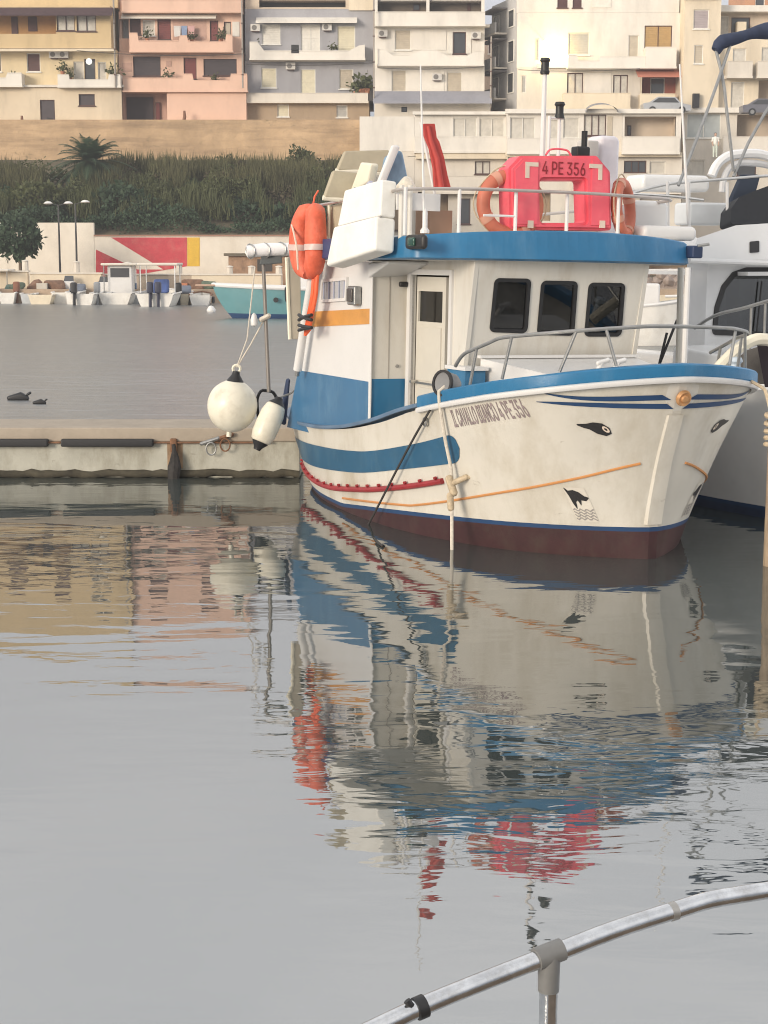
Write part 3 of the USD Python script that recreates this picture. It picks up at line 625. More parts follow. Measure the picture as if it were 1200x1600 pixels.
# lifebuoys
def lifebuoy(label, c, nrm, R0=.31, r0=.075, mat=buoy_orange, group=None):
    t = on_boat('lifebuoy', label, 'lifebuoy', c, group)
    fr_ = frame(nrm)
    ring_ = tube([np.asarray(c) + fr_ @ np.array([R0 * math.cos(a), R0 * math.sin(a), 0]) for a in np.linspace(0, 2 * math.pi, 33)[:-1]], r0, 12, closed=True)
    part(t, 'ring', wm(ring_), mat, smooth=60)
    for k in range(4):
        a = k * math.pi / 2 + .5; aa = np.linspace(a - .12, a + .12, 5)
        part(t, 'band', wm(tube([np.asarray(c) + fr_ @ np.array([R0 * math.cos(q), R0 * math.sin(q), 0]) for q in aa], r0 + .006, 12)), M('band_faded', (.52, .26, .18), .6), smooth=60)
    gl = [np.asarray(c) + fr_ @ np.array([(R0 + r0 + .02 + .02 * math.cos(4 * q)) * math.cos(q), (R0 + r0 + .02 + .02 * math.cos(4 * q)) * math.sin(q), .0]) for q in np.linspace(0, 2 * math.pi, 41)[:-1]]
    part(t, 'grab_line', wm(tube(gl, .008, 5, closed=True)), rope_tan)
lifebuoy('faded orange lifebuoy half hidden behind the side of the life float nearer the aerial', on_x(797, 320, rx - .16), (1, -.15, .12))
lifebuoy('rusty red lifebuoy seen edge on between the life float and the white seat', on_x(974, 326, rx - .25), (.75, .66, .1), .28, .065)
# orange horseshoe buoy in its cover, hung at the aft end of the roof rail
c = on_y(487, 375, -1.72)
t = on_boat('horseshoe_buoy', 'orange covered horseshoe buoy hanging on the aft end of the roof rail', 'horseshoe buoy', c)
def hs(x, dy, z): return c + np.array([x, dy, z * .88])
arc = [hs(-.02 + .24 * math.sin(a), -.02 * math.cos(a), .10 + .30 * math.cos(a)) for a in np.linspace(-2.5, 2.5, 26)]
for sgn, nm in ((-1, 'arm'), (1, 'arm')):
    pa = [hs(.02 + sgn * .03, 0, .43), hs(.02 + sgn * .16, -.03, .34), hs(sgn * .24, -.05, .10), hs(sgn * .25, -.05, -.16), hs(sgn * .16, -.04, -.38), hs(sgn * .05, -.03, -.47)]
    part(t, nm, wm(tube(smooth_path(pa, 5), np.interp(np.linspace(0, 1, 26), [0, .12, .5, .85, 1], [.05, .12, .135, .12, .06]), 12)), life_orange, smooth=60)
    part(t, 'reflective_band', wm(tube([hs(sgn * .252, -.05, -.06), hs(sgn * .254, -.05, -.14)], .142, 12)), M('band_silver', (.55, .42, .38), .4), smooth=60)
part(t, 'strap', wm(tube([hs(.02, 0, .44), hs(.03, .02, .58), hs(.07, .05, .66)], .012, 6)), life_orange)
part(t, 'cord', wm(tube(smooth_path([hs(-.22, -.17, .2), hs(-.05, -.19, .0), hs(.02, -.19, -.2), hs(.0, -.17, -.4)], 4), .012, 6)), tape_mat)
# orange lines coiled on the white stern pole
a, b = on_y(539 / 1.11 + 0, 425, -1.66), on_y(465, 578, -1.66)
a = on_y(487, 428, -1.66)
t = on_boat('boat_pole', 'slanting white pole standing at the stern quarter below the orange horseshoe buoy', 'pole', b)
part(t, 'shaft', wm(rod(b, a, .055, .045, 12)), clean_white)
part(t, 'sleeve', wm(rod(a - (a - b) * .02, a + (a - b) * .06, .055)), M('sleeve_brown', (.30, .22, .17), .6))
part(t, 'foot', wm(rod(b, b - (a - b) * .06, .03)), grey_steel)
t = on_boat('line_bundle', 'bright orange safety lines bundled and tied with black cord on the white pole', 'rope', on_y(483, 520, -1.7))
rng = random.Random(4)
for k in range(5):
    u0 = 489 + k * 1.6
    pts = [on_y(u0 + 2, 424, -1.72), on_y(u0 + rng.uniform(-1, 2), 450, -1.74), on_y(u0 - 3 + rng.uniform(-1, 1), 475, -1.74), on_y(u0 - 8 + rng.uniform(-1, 1), 497, -1.73), on_y(u0 - 12, 524 - k * 2, -1.72)]
    part(t, 'strand', wm(tube(smooth_path(pts, 4), .022, 6)), M('line_orange', (.75, .12, .04), .5, var=.15, vs=8))
for (v0, v1) in ((492, 500), (500, 492), (508, 512), (516, 512)):
    p0, p1 = on_y(467, v0, -1.80), on_y(487, v1, -1.80); part(t, 'lashing', wm(tube([p0, (p0 + p1) / 2 + np.array([0, -.03, 0]), p1], .022, 6)), black_paint)
# cushions and folded loungers piled on the aft roof
CP = Plane(on_x(580, 350, -3.1), (0.30, 1, 0), (.20, 0, 1))
CP = Plane(on_y(575, 355, -1.80), (1, .0, 0), (.0, .10, 1))
o = [on_pl(u, v, CP) for u, v in [(617, 283), (612, 395), (534, 420), (558, 300)]]
t = on_boat('large_cushion', 'large white padded cushion with a middle seam hanging outside the roof rail', 'cushion', CP.o)
def pad(pl, poly, th, rr_=.05, n=10):
    P = [(p[0], p[1]) for p in poly]
    return hullpts([pl.pt(x, y, d) for x, y in Polygon(P).buffer(-rr_).exterior.coords for d in (0.0, th)], rr_, n)
mid = lambda a, b, k: np.asarray(a) * (1 - k) + np.asarray(b) * k
m0, m1 = mid(o[0], o[1], .52), mid(o[3], o[2], .48)
part(t, 'upper_pad', wm(pad(CP, [o[0], m0, m1, o[3]], .13, .028)), cushion_white, smooth=60)
part(t, 'lower_pad', wm(pad(CP, [m0, o[1], o[2], m1], .17, .032)), cushion_white, smooth=60)
for k_ in (.25, .75):
    part(t, 'strap', wm(tube([CP.pt(*mid(o[0], o[3], k_), .0), CP.pt(*mid(o[0], o[3], k_), .14), CP.pt(*mid(mid(o[0], o[3], k_), mid(m0, m1, k_), .35), .142)], .010, 6)), M('strap_grey', (.30, .29, .28), .8))
part(t, 'cord', wm(tube([CP.pt(*m0, .15), CP.pt(*mid(m0, m1, .5), .165), CP.pt(*m1, .15)], .012, 6)), M('cord_grey', (.35, .33, .31), .7))
def lounger(label, quad, x, base_y):
    pl = Plane(on_x(555, 290, x), (0, 1, 0), (-.22, 0, 1)); q = [on_pl(u, v, pl) for u, v in quad]
    t = on_boat('folded_lounger', label, 'lounger', pl.o, 'folded beige loungers on the aft roof')
    part(t, 'canvas', wm(pad(pl, q, .05, .02, 6)), beige_canvas, smooth=40)
    part(t, 'frame', wm(tube([pl.pt(*q[2], .03), pl.pt(*mid(q[2], q[3], .5), .05), pl.pt(*q[3], .03)], .03, 8)), cream_canvas)
lounger('upper beige canvas lounger folded upright behind the shorter one on the aft roof', [(536, 238), (606, 236), (596, 272), (523, 268)], -4.7, 0)
lounger('shorter beige canvas lounger folded below and in front of another', [(518, 268), (575, 274), (556, 318), (503, 310)], -4.3, 0)
t = on_boat('beige_tarp', 'beige tarpaulin hanging inside the aft roof rail below the loungers', 'tarpaulin', on_y(530, 390, -1.50))
TP = Plane(on_y(530, 350, -1.50), (1, 0, 0), (0, 0, 1)); part(t, 'cloth', wm(pad(TP, [on_pl(u, v, TP) for u, v in [(520, 322), (545, 315), (545, 388), (515, 388)]], .03, .015, 6)), beige_canvas)
t = on_boat('folded_chair', 'cream folded chair standing against the white cushion', 'chair', on_y(570, 300, -1.55))
TP = Plane(on_y(570, 290, -1.40), (1, 0, 0), (0, 0, 1)); part(t, 'back', wm(pad(TP, [on_pl(u, v, TP) for u, v in [(573, 254), (590, 256), (584, 286), (562, 300), (556, 300)]], .06, .025, 8)), cream_canvas, smooth=60)
part(t, 'leg', wm(pad(TP, [on_pl(u, v, TP) for u, v in [(552, 300), (560, 300), (550, 380), (538, 378)]], .03, .015, 6)), cream_canvas)
a, b = on_x(593, 283, -3.4), on_x(614, 231, -3.4)
single('white_plank', wm(hullpts([a, b, a + np.array([.0, .05, 0]), b + np.array([0, .05, 0])], .03, 8)), clean_white, 'narrow white plank leaning upright among the gear on the aft roof', 'plank')
c = on_x(616, 262, -3.5)
single('blue_bag', wm(hullpts([c + np.array([0, -.12, -.14]), c + np.array([0, .12, -.14]), c + np.array([0, -.08, .08]), c + np.array([0, .05, .14])], .05, 10)), M('bag_blue', (.18, .27, .36), .7, var=.2, vs=8), 'pale blue bag behind the white plank on the aft roof', 'bag', smooth=60)
c = on_y(573, 296, -1.6)
single('lilac_cloth', wm(hullpts([c + np.array([-.10, 0, -.06]), c + np.array([.16, 0, -.04]), c + np.array([0, .05, .05])], .05, 10)), M('cloth_lilac', (.38, .38, .46), .8, var=.2, vs=8), 'crumpled lilac cloth tucked on top of the large white cushion', 'cloth', smooth=60)
c = on_y(632, 292, -1.45)
single('cream_bundle', wm(hullpts([c + np.array([-.14, 0, -.05]), c + np.array([.12, .03, -.06]), c + np.array([-.05, .05, .05]), c + np.array([.06, 0, .03])], .07, 10)), M('bundle_cream', (.60, .55, .46), .8, var=.2, vs=7, bump=.04, bs=9), 'rumpled cream bundle lashed on the roof rail beside the large cushion', 'bundle', smooth=60)
# furled red flag on a white staff, standing on the roof
FB = Plane(on_x(685, 250, -2.7), (0, 1, 0), (0, 0, 1))
rf = [on_pl(u, v, FB) for u, v in [(662, 195), (677, 195), (680, 216), (684, 222), (691, 245), (697, 275), (702, 294), (680, 294), (678, 262), (672, 232), (664, 212)]]
t = on_boat('red_flag', 'dark red furled flag stretched upright on the roof beside the white aerial', 'flag', FB.pt(*rf[6]))
part(t, 'cloth', wm(FB.slab(Polygon(rf).buffer(.01), -.02, .02)), M('flag_red', (.42, .055, .045), .7, var=.15, vs=6), smooth=20)
part(t, 'fold', wm(tube([FB.pt(*on_pl(u, v, FB), .025) for u, v in [(667, 197), (671, 218), (681, 248), (688, 294)]], [.02, .025, .03, .035], 8)), M('flag_red', (.42, .055, .045)), smooth=60)
part(t, 'staff', wm(tube([FB.pt(*on_pl(u, v, FB), -.04) for u, v in [(660, 190), (690, 345)]], .018, 6)), clean_white)
part(t, 'pedestal', wm(box(FB.o[0] - .3, FB.o[0] + .05, on_x(668, 350, -2.7)[1], on_x(703, 350, -2.7)[1], 3.36, 3.62)), M('box_brown', (.33, .21, .14), .6), smooth=False)
t = on_boat('roof_seat', 'white moulded seat on the wheelhouse roof near the rusty lifebuoy', 'seat', on_x(1020, 350, -2.3))
q0, q1 = on_x(988, 312, -2.5), on_x(1046, 362, -2.5)
part(t, 'backrest', wm(rbox(-2.75, -2.5, q0[1], q1[1], 3.40, q0[2], .07)), clean_white, smooth=60)
part(t, 'cushion', wm(rbox(-2.52, -2.2, q0[1] - .02, q1[1] + .18, 3.36, 3.52, .05)), clean_white, smooth=60)
# rolled awning, its post and the hanging board at the stern
a, b = on_x(386, 393, -6.2), on_x(472, 388, -6.0)
t = on_boat('rolled_awning', 'white rolled awning tied with grey cord sticking out over the stern', 'awning', b)
part(t, 'roll', wm(tube([a, mid(a, b, .3) + np.array([0, 0, .01]), mid(a, b, .7), b], [.075, .085, .08, .085], 12)), M('roll_white', (.74, .73, .72), .6, var=.1, vs=6, bump=.01, bs=10), smooth=60)
part(t, 'flap', wm(hullpts([mid(a, b, .25) + np.array([0, 0, -.16]), mid(a, b, .62) + np.array([0, 0, -.16]), mid(a, b, .3), mid(a, b, .6)], .015, 6)), M('flap_grey', (.10, .11, .11), .8))
for k in (.06, .33, .62, .92):
    p = mid(a, b, k); d_ = (b - a) / np.linalg.norm(b - a); fr_ = frame(d_)
    part(t, 'tie', wm(tube([p + fr_ @ np.array([.09 * math.cos(q), .09 * math.sin(q), .05 * math.sin(q)]) for q in np.linspace(0, 6.283, 15)[:-1]], .010, 5, closed=True)), grey_steel)
a, b = on_x(411, 402, -6.2), on_x(420, 612, -6.2)
single('awning_post', wm(rod(b, a, .026, .024, 10)), M('post_grey', (.22, .20, .18), .5, metal=.4), 'thin grey post carrying the rolled awning above the ball fender', 'post')
QP = Plane(on_x(460, 465, -5.9), (0, 1, 0), (0, 0, 1)); q = [on_pl(u, v, QP) for u, v in [(447, 402), (468, 398), (470, 530), (452, 530)]]
t = on_boat('stern_curtain', 'beige curtain board hanging upright at the stern under the rolled awning', 'curtain', QP.pt(*q[3]))
part(t, 'cloth', wm(pad(QP, q, .02, .012, 6)), M('curtain_beige', (.52, .46, .36), .7, var=.06), smooth=30)
part(t, 'hem', wm(tube([QP.pt(*q[0], .02), QP.pt(*q[3], .02)], .025, 6)), cream_canvas)
# fenders
c = on_x(363, 634, -6.3)
t = thing('ball_fender', 'round white ball fender with a black top hanging off the stern', 'fender', W(c))
rb = .335
bc = W(c); s_ = trimesh.creation.uv_sphere(rb, count=[24, 32]); v = np.asarray(s_.vertices); v[:, 2] *= 1.06; up = np.clip((v[:, 2] - .22) / .14, 0, 1); v[:, :2] *= (1 - .10 * up)[:, None]
ax = np.array([.13, 0, 1.0]); fr_ = frame(ax)
part(t, 'ball', xf(trimesh.Trimesh(v, s_.faces, process=False), fr_, bc), fender_white, smooth=60)
part(t, 'cap', xf(trimesh.creation.revolve(np.array([(.0, .275), (.135, .30), (.11, .34), (.055, .42), (.045, .47), (0, .475)]), sections=20), fr_, bc), black_rubber, smooth=30)
part(t, 'eye', tube([bc + fr_ @ np.array([.05 * math.cos(q), 0, .50 + .05 * math.sin(q)]) for q in np.linspace(0, 6.283, 13)[:-1]], .02, 6, closed=True), fender_white)
part(t, 'lower_eye', rod(bc - fr_[:, 2] * .33, bc - fr_[:, 2] * .42, .035), fender_white)
eye_top = bc + fr_[:, 2] * .52
c = on_x(419, 662, -5.95); bc2 = W(c); ax = W(on_x(436, 624, -5.95)) - W(on_x(404, 697, -5.95)); hl = np.linalg.norm(ax) / 2; fr_ = frame(ax)
t = thing('long_fender', 'long white cylindrical fender with black ends hanging beside the ball fender', 'fender', bc2)
prof = [(0, -hl * .86), (.08, -hl * .84), (.135, -hl * .72), (.162, -hl * .45), (.165, 0), (.160, hl * .45), (.13, hl * .75), (.08, hl * .90), (0, hl * .91)]
part(t, 'body', xf(trimesh.creation.revolve(np.array(prof), sections=24), fr_, bc2), fender_white, smooth=60)
part(t, 'end_cap', xf(trimesh.creation.revolve(np.array([(0, hl * .80), (.118, hl * .82), (.06, hl * 1.0), (.045, hl * 1.12), (0, hl * 1.12)]), sections=18), fr_, bc2), black_rubber)
part(t, 'end_cap', xf(trimesh.creation.revolve(np.array([(0, -hl * 1.12), (.045, -hl * 1.12), (.06, -hl * 1.0), (.115, -hl * .79), (0, -hl * .78)]), sections=18), fr_, bc2), black_rubber)
topl = W(on_x(414, 497, -6.2)); top2 = W(on_x(397, 500, -6.2))
single('fender_rope', tube([eye_top, mid(eye_top, topl, .5) + np.array([0, 0, -.02]), topl], .012, 6), rope_white, 'pale rope from the knot on the grey post down to the ball fender', 'rope')
tt_ = thing('float_rope', 'thin pale rope with a small white float beside the grey post', 'rope', eye_top)
part(tt_, 'line', tube([eye_top, mid(eye_top, top2, .6), top2 + np.array([.02, 0, .7])], .010, 6), rope_white)
part(tt_, 'float', lathe([(0, -.09), (.045, -.07), (.05, 0), (.03, .07), (0, .10)], 12, (0, 0, 1), top2), clean_white)
single('post_knot', hullpts([topl + np.array([-.05, -.03, -.02]), topl + np.array([.05, -.03, .03])], .035, 8), rope_white, 'rope knot tied round the grey awning post', 'rope knot')
l2 = bc2 + fr_[:, 2] * hl * 1.12; e2 = W(on_x(470, 602, -6.0))
single('fender_lanyard', tube([l2, mid(l2, e2, .5) + np.array([0, 0, -.03]), e2], .014, 6), grey_steel, 'short grey lanyard from the long fender up to the stern quarter', 'lanyard')
p = [W(on_x(u, v, -6.3)) for u, v in [(404, 655), (402, 625), (410, 610), (425, 612), (432, 622)]]
single('fender_hook', tube(smooth_path(p, 4), .022, 6), black_rubber, 'black rubber hook between the two white fenders', 'hook')
# mooring ropes
rp_ = [hull_pix(*q) for q in [(681, 634), (655, 682), (630, 733), (607, 782), (588, 822)]]
single('dark_mooring_rope', tube(smooth_path([W(hull_at(x, z, .045 + .02 * i)) for i, (x, z) in enumerate(rp_)] + [at_z(598, 852, .02), at_z(603, 862, -.12)], 5), .014, 6), rope_dark, 'dark mooring rope slanting from the bulwark down into the water', 'rope')
a = W(hull_at(-1.46, 1.72, .07)); b = W(hull_at(-1.70, .95, .12)); c_ = a.copy(); c_[2] = -.3
foot = at_z(690, 885, 0); 
mm = W(hull_at(-1.46, .9, .09)); 
pts = [W(hull_at(-1.46, 1.80, -.02)), W(hull_at(-1.46, 1.74, .06)), np.r_[W(hull_at(-1.46, 1.3, .07))], np.r_[W(hull_at(-1.46, .85, .10))]]
e_ = pts[-1] + np.array([0, -.25, -1.3])
t = thing('hanging_rope', 'tan rope hanging straight down the hull from the searchlight into the water', 'rope', pts[1])
part(t, 'line', tube(smooth_path(pts + [mid(pts[-1], e_, .5), e_], 5), .020, 8), rope_white)
kc = pts[-1] + np.array([0, -.03, -.08])
part(t, 'knot', [hullpts([kc + np.array([-.03, 0, .10]), kc + np.array([.02, -.02, -.05])], .045, 8), hullpts([kc + np.array([.02, -.02, .06]), kc + np.array([.15, -.03, .12])], .035, 8), hullpts([kc + np.array([-.02, -.02, -.08]), kc + np.array([-.01, -.02, -.22])], .038, 8), hullpts([kc + np.array([.15, -.03, .12]), kc + np.array([.19, -.03, .12])], .022, 8)], rope_tan, smooth=60)
# ------------------------------------------------------------------ water
usdkit.material(stage, '/World/Looks/water_look', {
    'g': ('geometry', {}),
    'm1': ('mapping', {'scale': (0.42, 1.0, 1.0), 'rotation': (0, 0, -0.12)}), 'n1': ('noise_texture', {'scale': 1.0, 'detail': 2.0, 'roughness': 0.5, 'distortion': 0.5}),
    'm2': ('mapping', {'scale': (1.3, 3.4, 1.0), 'rotation': (0, 0, 0.15)}), 'n2': ('noise_texture', {'scale': 1.0, 'detail': 3.0, 'roughness': 0.5, 'distortion': 0.4}),
    'm3': ('mapping', {'scale': (0.10, 0.16, 1.0)}), 'n3': ('noise_texture', {'scale': 1.0, 'detail': 2.0}),
    'r3': ('map_range', {'from_min': 0.38, 'from_max': 0.62, 'to_min': 0.12, 'to_max': 1.2, 'clamp': True}),
    's1': ('math', {'math_type': 'multiply', 'value2': 0.013}), 's2': ('math', {'math_type': 'multiply', 'value2': 0.0055}),
    's2b': ('math', {'math_type': 'multiply'}), 'ad': ('math', {'math_type': 'add'}),
    'b': ('bump', {'strength': 1.0, 'distance': 1.0}),
    'p': ('principled_bsdf', {'base_color': (0.020, 0.024, 0.022), 'ior': 4.3}), 'sy': ('separate_xyz', {}), 'far': ('map_range', {'range_type': 'smoothstep', 'from_min': 24.0, 'from_max': 34.0, 'to_min': 0.018, 'to_max': 0.30}), 'far2': ('map_range', {'range_type': 'smoothstep', 'from_min': 24.0, 'from_max': 40.0, 'to_min': 1.0, 'to_max': 6.0}), 'gust': ('math', {'math_type': 'multiply'})},
    [('g.position', 'm1.vector'), ('m1.vector', 'n1.vector'), ('g.position', 'm2.vector'), ('m2.vector', 'n2.vector'), ('g.position', 'm3.vector'), ('m3.vector', 'n3.vector'), ('n3.fac', 'r3.value'),
     ('n1.fac', 's1.value1'), ('n2.fac', 's2.value1'), ('s2.value', 's2b.value1'), ('r3.result', 's2b.value2'), ('s1.value', 'ad.value1'), ('s2b.value', 'ad.value2'), ('g.position', 'sy.vector'), ('sy.y', 'far.value'), ('sy.y', 'far2.value'), ('far.result', 'p.roughness'), ('ad.value', 'gust.value1'), ('far2.result', 'gust.value2'), ('gust.value', 'b.height'), ('b.normal', 'p.normal')], surface='p.BSDF')
Wt = trimesh.Trimesh([[-500, -300, 0], [500, -300, 0], [500, 113.2, 0], [-500, 113.2, 0]], [[0, 1, 2], [0, 2, 3]], process=False)
single('water', Wt, '/World/Looks/water_look', 'calm grey harbour water with small ripples', kind='structure', smooth=False)

# ------------------------------------------------------------------ concrete pontoon
concrete = M('pontoon_concrete', (0.40, 0.39, 0.33), 0.85, var=0.14, vs=2.5, bump=0.01, bs=14, dirt=((0.17, 0.15, 0.10), 0.8, (1.6, 1.6, .6), 1.6), wear=((.10, .09, .06), .7, (1, 1, 2.5), 2.5, .62))
weed = M('pontoon_weed', (0.055, 0.048, 0.032), 0.9, var=0.5, vs=5, bump=0.02, bs=12)
YP = 23.75
zt = at_y(300, 668, YP)[2]; ze = at_y(300, 690, YP)[2]; zg = at_y(300, 738, YP)[2]
xe = -1.22
t = thing('pontoon', 'weathered concrete floating pontoon with black rubber strips along its side', 'pontoon', (-6, YP + .6, 0))
part(t, 'deck', rbox(-16, xe, YP - .03, YP + 1.25, ze, zt, .02, 6), M('pontoon_deck', (0.33, 0.28, 0.22), 0.9, var=.15, vs=2, bump=.006, bs=20), smooth=30)
part(t, 'side', box(-16, xe, YP + .01, YP + 1.22, zg + .002, ze), concrete, smooth=False)
part(t, 'float', box(-16, xe, YP + .03, YP + 1.2, -.5, zg - .06), concrete, smooth=False)
pts = np.linspace(-16, xe, 120); rng = np.random.default_rng(3)
part(t, 'weed_line', tube(np.c_[pts, np.full(120, YP + .02), zg - .02 + rng.normal(0, .010, 120)], .05 + rng.uniform(0, .02, 120), 7), weed, smooth=60)
zr = at_y(170, 691, YP)[2]
for u0, u1 in ((-420, -180), (-165, 77), (97, 241)):
    x0, x1 = at_y(u0, 691, YP)[0], at_y(u1, 691, YP)[0]
    part(t, 'rubber_fender', rbox(x0, x1, YP - .12, YP - .01, zr - .055, zr + .055, .02, 6), black_rubber)
x0, x1 = at_y(-420, 691, YP)[0], at_y(425, 691, YP)[0]
rust = M('rust', (0.17, 0.085, 0.045), 0.9, var=.4, vs=12)
part(t, 'rod', rod((x0, YP - .045, zr), (x1, YP - .045, zr), .014), rust)
xb = at_y(272, 700, YP)[0]
part(t, 'rust_bracket', [rbox(xb - .05, xb + .05, YP - .08, YP, zr - .14, zr + .06, .02, 6)], rust)
part(t, 'rust_stain', [box(xb - .10, xb + .12, YP + .004, YP + .012, zg + .06, ze - .01)], M('rust_stain', (0.30, 0.20, 0.12), 0.95, var=.35, vs=7))
single('mooring_chain', tube(smooth_path([(xb, YP - .07, zr - .02), (xb + .02, YP - .10, zr - .25), (xb + .01, YP - .12, .10), (xb - .02, YP - .15, -.2)], 5), [.03] * 3 + list(np.interp(np.linspace(0, 1, 13), [0, .35, .7, 1], [.05, .10, .08, .03])), 9), M('weedy_black', (0.03, 0.027, 0.025), 0.9, var=.5, vs=14, bump=.02, bs=30), 'black weed covered mooring chain hanging from the rusty bracket on the pontoon', 'chain')
for u, v, w_ in ((330, 690, 1), (352, 684, 2)):
    p = at_y(u, v, YP - .06)
    single('pontoon_shackle', [hullpts([p + np.array([-.14, 0, -.03]), p + np.array([.10, -.02, .05])], .03, 8), tube([p + np.array([.07 * math.cos(q), -.03, -.1 + .09 * math.sin(q)]) for q in np.linspace(0, 6.283, 15)[:-1]], .012, 6, closed=True)], grey_steel if w_ == 1 else rust,
           'grey shackle with a loop on the pontoon rod below the ball fender' if w_ == 1 else 'rusty shackle with a loop on the pontoon rod nearest the long fender', 'shackle')
# dark floats on the water behind the pontoon
for u, v, s, lb in ((29, 625, 1.0, 'dark bird shaped float on the water behind the pontoon'), (62, 631, .6, 'small dark speck of flotsam beside the larger float')):
    p = at_z(u, v, 0)
    single('flotsam', [hullpts([p + np.array([-.20 * s, 0, .04 * s]), p + np.array([.18 * s, 0, .04 * s]), p + np.array([.05 * s, 0, .12 * s])], .06 * s, 8), hullpts([p + np.array([.2 * s, 0, .12 * s]), p + np.array([.26 * s, 0, .16 * s])], .03 * s, 6)], black_rubber, lb, 'flotsam', smooth=60)

# ------------------------------------------------------------------ the rail of the boat the photograph is taken from
chrome = M('chrome', (0.62, 0.63, 0.64), 0.16, metal=1.0, var=0.22, vs=22, bump=.0006, bs=70, dirt=((.30, .27, .23), .5, (1, 1, 1), 35))
def near(u, v): return at_y(u, v, np.interp(u, [400, 1400], [1.95, 2.35]))
pts = [near(*q) for q in [(430, 1690), (530, 1634), (600, 1600), (660, 1572), (740, 1539), (860, 1492), (960, 1453), (1050, 1424), (1120, 1404), (1200, 1391), (1300, 1380), (1400, 1374)]]
t = thing('near_boat', 'bow of the nearest boat showing only its polished steel handrail and post', 'boat', near(858, 1700))
part(t, 'handrail', tube(smooth_path(pts, 5), .0125, 14), chrome, smooth=60)
p = near(858, 1491); d_ = near(900, 1475) - near(816, 1508); d_ /= np.linalg.norm(d_)
grey_plastic = M('grey_plastic', (0.15, 0.15, 0.145), 0.5, var=.12, vs=40)
tee = part(t, 'tee_fitting', [rod(p - d_ * .020, p + d_ * .020, .0155, n=16), rod(p, p + np.array([0, 0, -.052]), .0155, .0145, n=16)], grey_plastic, smooth=40)
part(t, 'stanchion', rod(p + np.array([0, 0, -.05]), p + np.array([0, 0, -.55]), .0125, n=16), chrome, smooth=60)
p2 = near(657, 1574); d2 = near(700, 1556) - near(620, 1590); d2 /= np.linalg.norm(d2)
part(t, 'clamp_ring', [rod(p2 - d2 * .007, p2 + d2 * .007, .0155, n=18), rod(p2 + np.array([-.012, -.01, .006]), p2 + np.array([-.018, -.01, .014]), .005, n=8)], black_rubber, smooth=40)
part(t, 'tape_wrap', rod(near(1046, 1425.5), near(1056, 1422.5), .0131, n=16), M('wrap_grey', (.36, .35, .33), .35, metal=.7))

dkp = Polygon([(-.6, -3.5), (2.6, -3.5), (2.6, 1.6), (1.9, 2.25), (1.2, 2.30), (.5, 2.15), (-.1, 1.6)])
m = trimesh.creation.extrude_polygon(dkp, .06, engine='earcut'); m.apply_translation([0, 0, 1.46]); part(t, 'deck', m, M('near_deck', (.13, .095, .065), .7, var=.2, vs=5), smooth=False)
m = trimesh.creation.extrude_polygon(dkp.buffer(-.04), 1.9, engine='earcut'); m.apply_translation([0, 0, -.45]); part(t, 'hull', m, M('near_hull', (.10, .11, .13), .4), smooth=False)

# ------------------------------------------------------------------ the white motor yacht moored on the far side
YM = np.eye(4); YM[:3, :3] = np.stack([_H, _P0, _Z0], 1); YM[:3, 3] = STEM
YB = YM[:3, :3]
def Wy(p): return np.asarray(p, float) @ YB.T + STEM
def yx(u, v, x): return YB.T @ (at_plane(u, v, Wy([x, 0, 0]), _H) - STEM)
def yy(u, v, y): return YB.T @ (at_plane(u, v, Wy([0, y, 0]), _P0) - STEM)
gel = M('gelcoat', (0.66, 0.66, 0.65), 0.25, var=.03, coat=.3, dirt=((.5, .48, .44), .25, (1, 1, .6), 1.2))
yacht = thing('motor_yacht', 'large white motor yacht with flybridge and dark windscreen moored behind the fishing boat', 'yacht', mat=YM)
tau = np.linspace(0, 1, 40); ss = np.linspace(-.4, 1.85, 14)
def yhull(ta, z):
    z_ = np.clip(z, -.4, 2.2); xs0 = 2.6 + .55 * np.clip(z_, 0, 2); x = xs0 - ta * (xs0 + 10.0)
    hb = np.interp(ta, [0, .05, .12, .25, .4, .6, 1], [.03, .45, .95, 1.55, 1.85, 1.9, 1.75]); lo = np.interp(ta, [0, .1, .3, .6, 1], [0, .35, 1.2, 1.65, 1.6])
    k = np.clip((z_ + .4) / 2.2, 0, 1) ** .7
    return np.stack([x, 4.25 - (lo + (hb - lo) * k), z], -1)
def yrows(z0, z1, n):
    A = np.stack([yhull(tau, np.full_like(tau, z)) for z in np.linspace(z0, z1, n)], 1); B = A.copy(); B[..., 1] = 8.5 - B[..., 1]
    return cat([loft(A), loft(B[:, ::-1]), loft(np.stack([A[-1], B[-1]], 0))])
part(yacht, 'bottom', yrows(-.5, .26, 4), navy, smooth=50)
part(yacht, 'boot_stripe', yrows(.26, .31, 2), boot_navy, smooth=50)
part(yacht, 'hull', yrows(.31, 1.75, 9), gel, smooth=50)
A = yhull(tau, np.full_like(tau, 1.72)); B = A.copy(); B[:, 1] = 8.5 - B[:, 1]
part(yacht, 'deck', loft(np.stack([A, B], 1)), gel, smooth=False)
# deckhouse: raked front with one big dark windscreen, starboard side, flybridge on top
YF = Plane((-3.7, 4.25, 1.7), (0, 1, 0), (-.10, 0, 1))
f_ = lambda u, v: on_yf(u, v)
def on_yf(u, v, pl=None):
    pl = pl or YF; return pl.ab(YB.T @ (at_plane(u, v, Wy(pl.o), YB @ pl.n) - STEM))
outl = [on_yf(*q) for q in [(1106, 402), (1100, 560), (1420, 570), (1420, 402)]]
w_ = Polygon([on_yf(*q) for q in [(1113, 522), (1117, 480), (1128, 447), (1145, 426), (1165, 419), (1390, 419), (1390, 530), (1260, 528)]]).buffer(-.05).buffer(.05)
fw = Polygon(outl).difference(w_)
part(yacht, 'house_front', YF.slab(fw, -.06, 0), gel, smooth=False)
wk = part(yacht, 'windscreen_frame', YF.slab(w_.buffer(.01).difference(w_.buffer(-.06)), -.03, .02), black_paint, smooth=False)
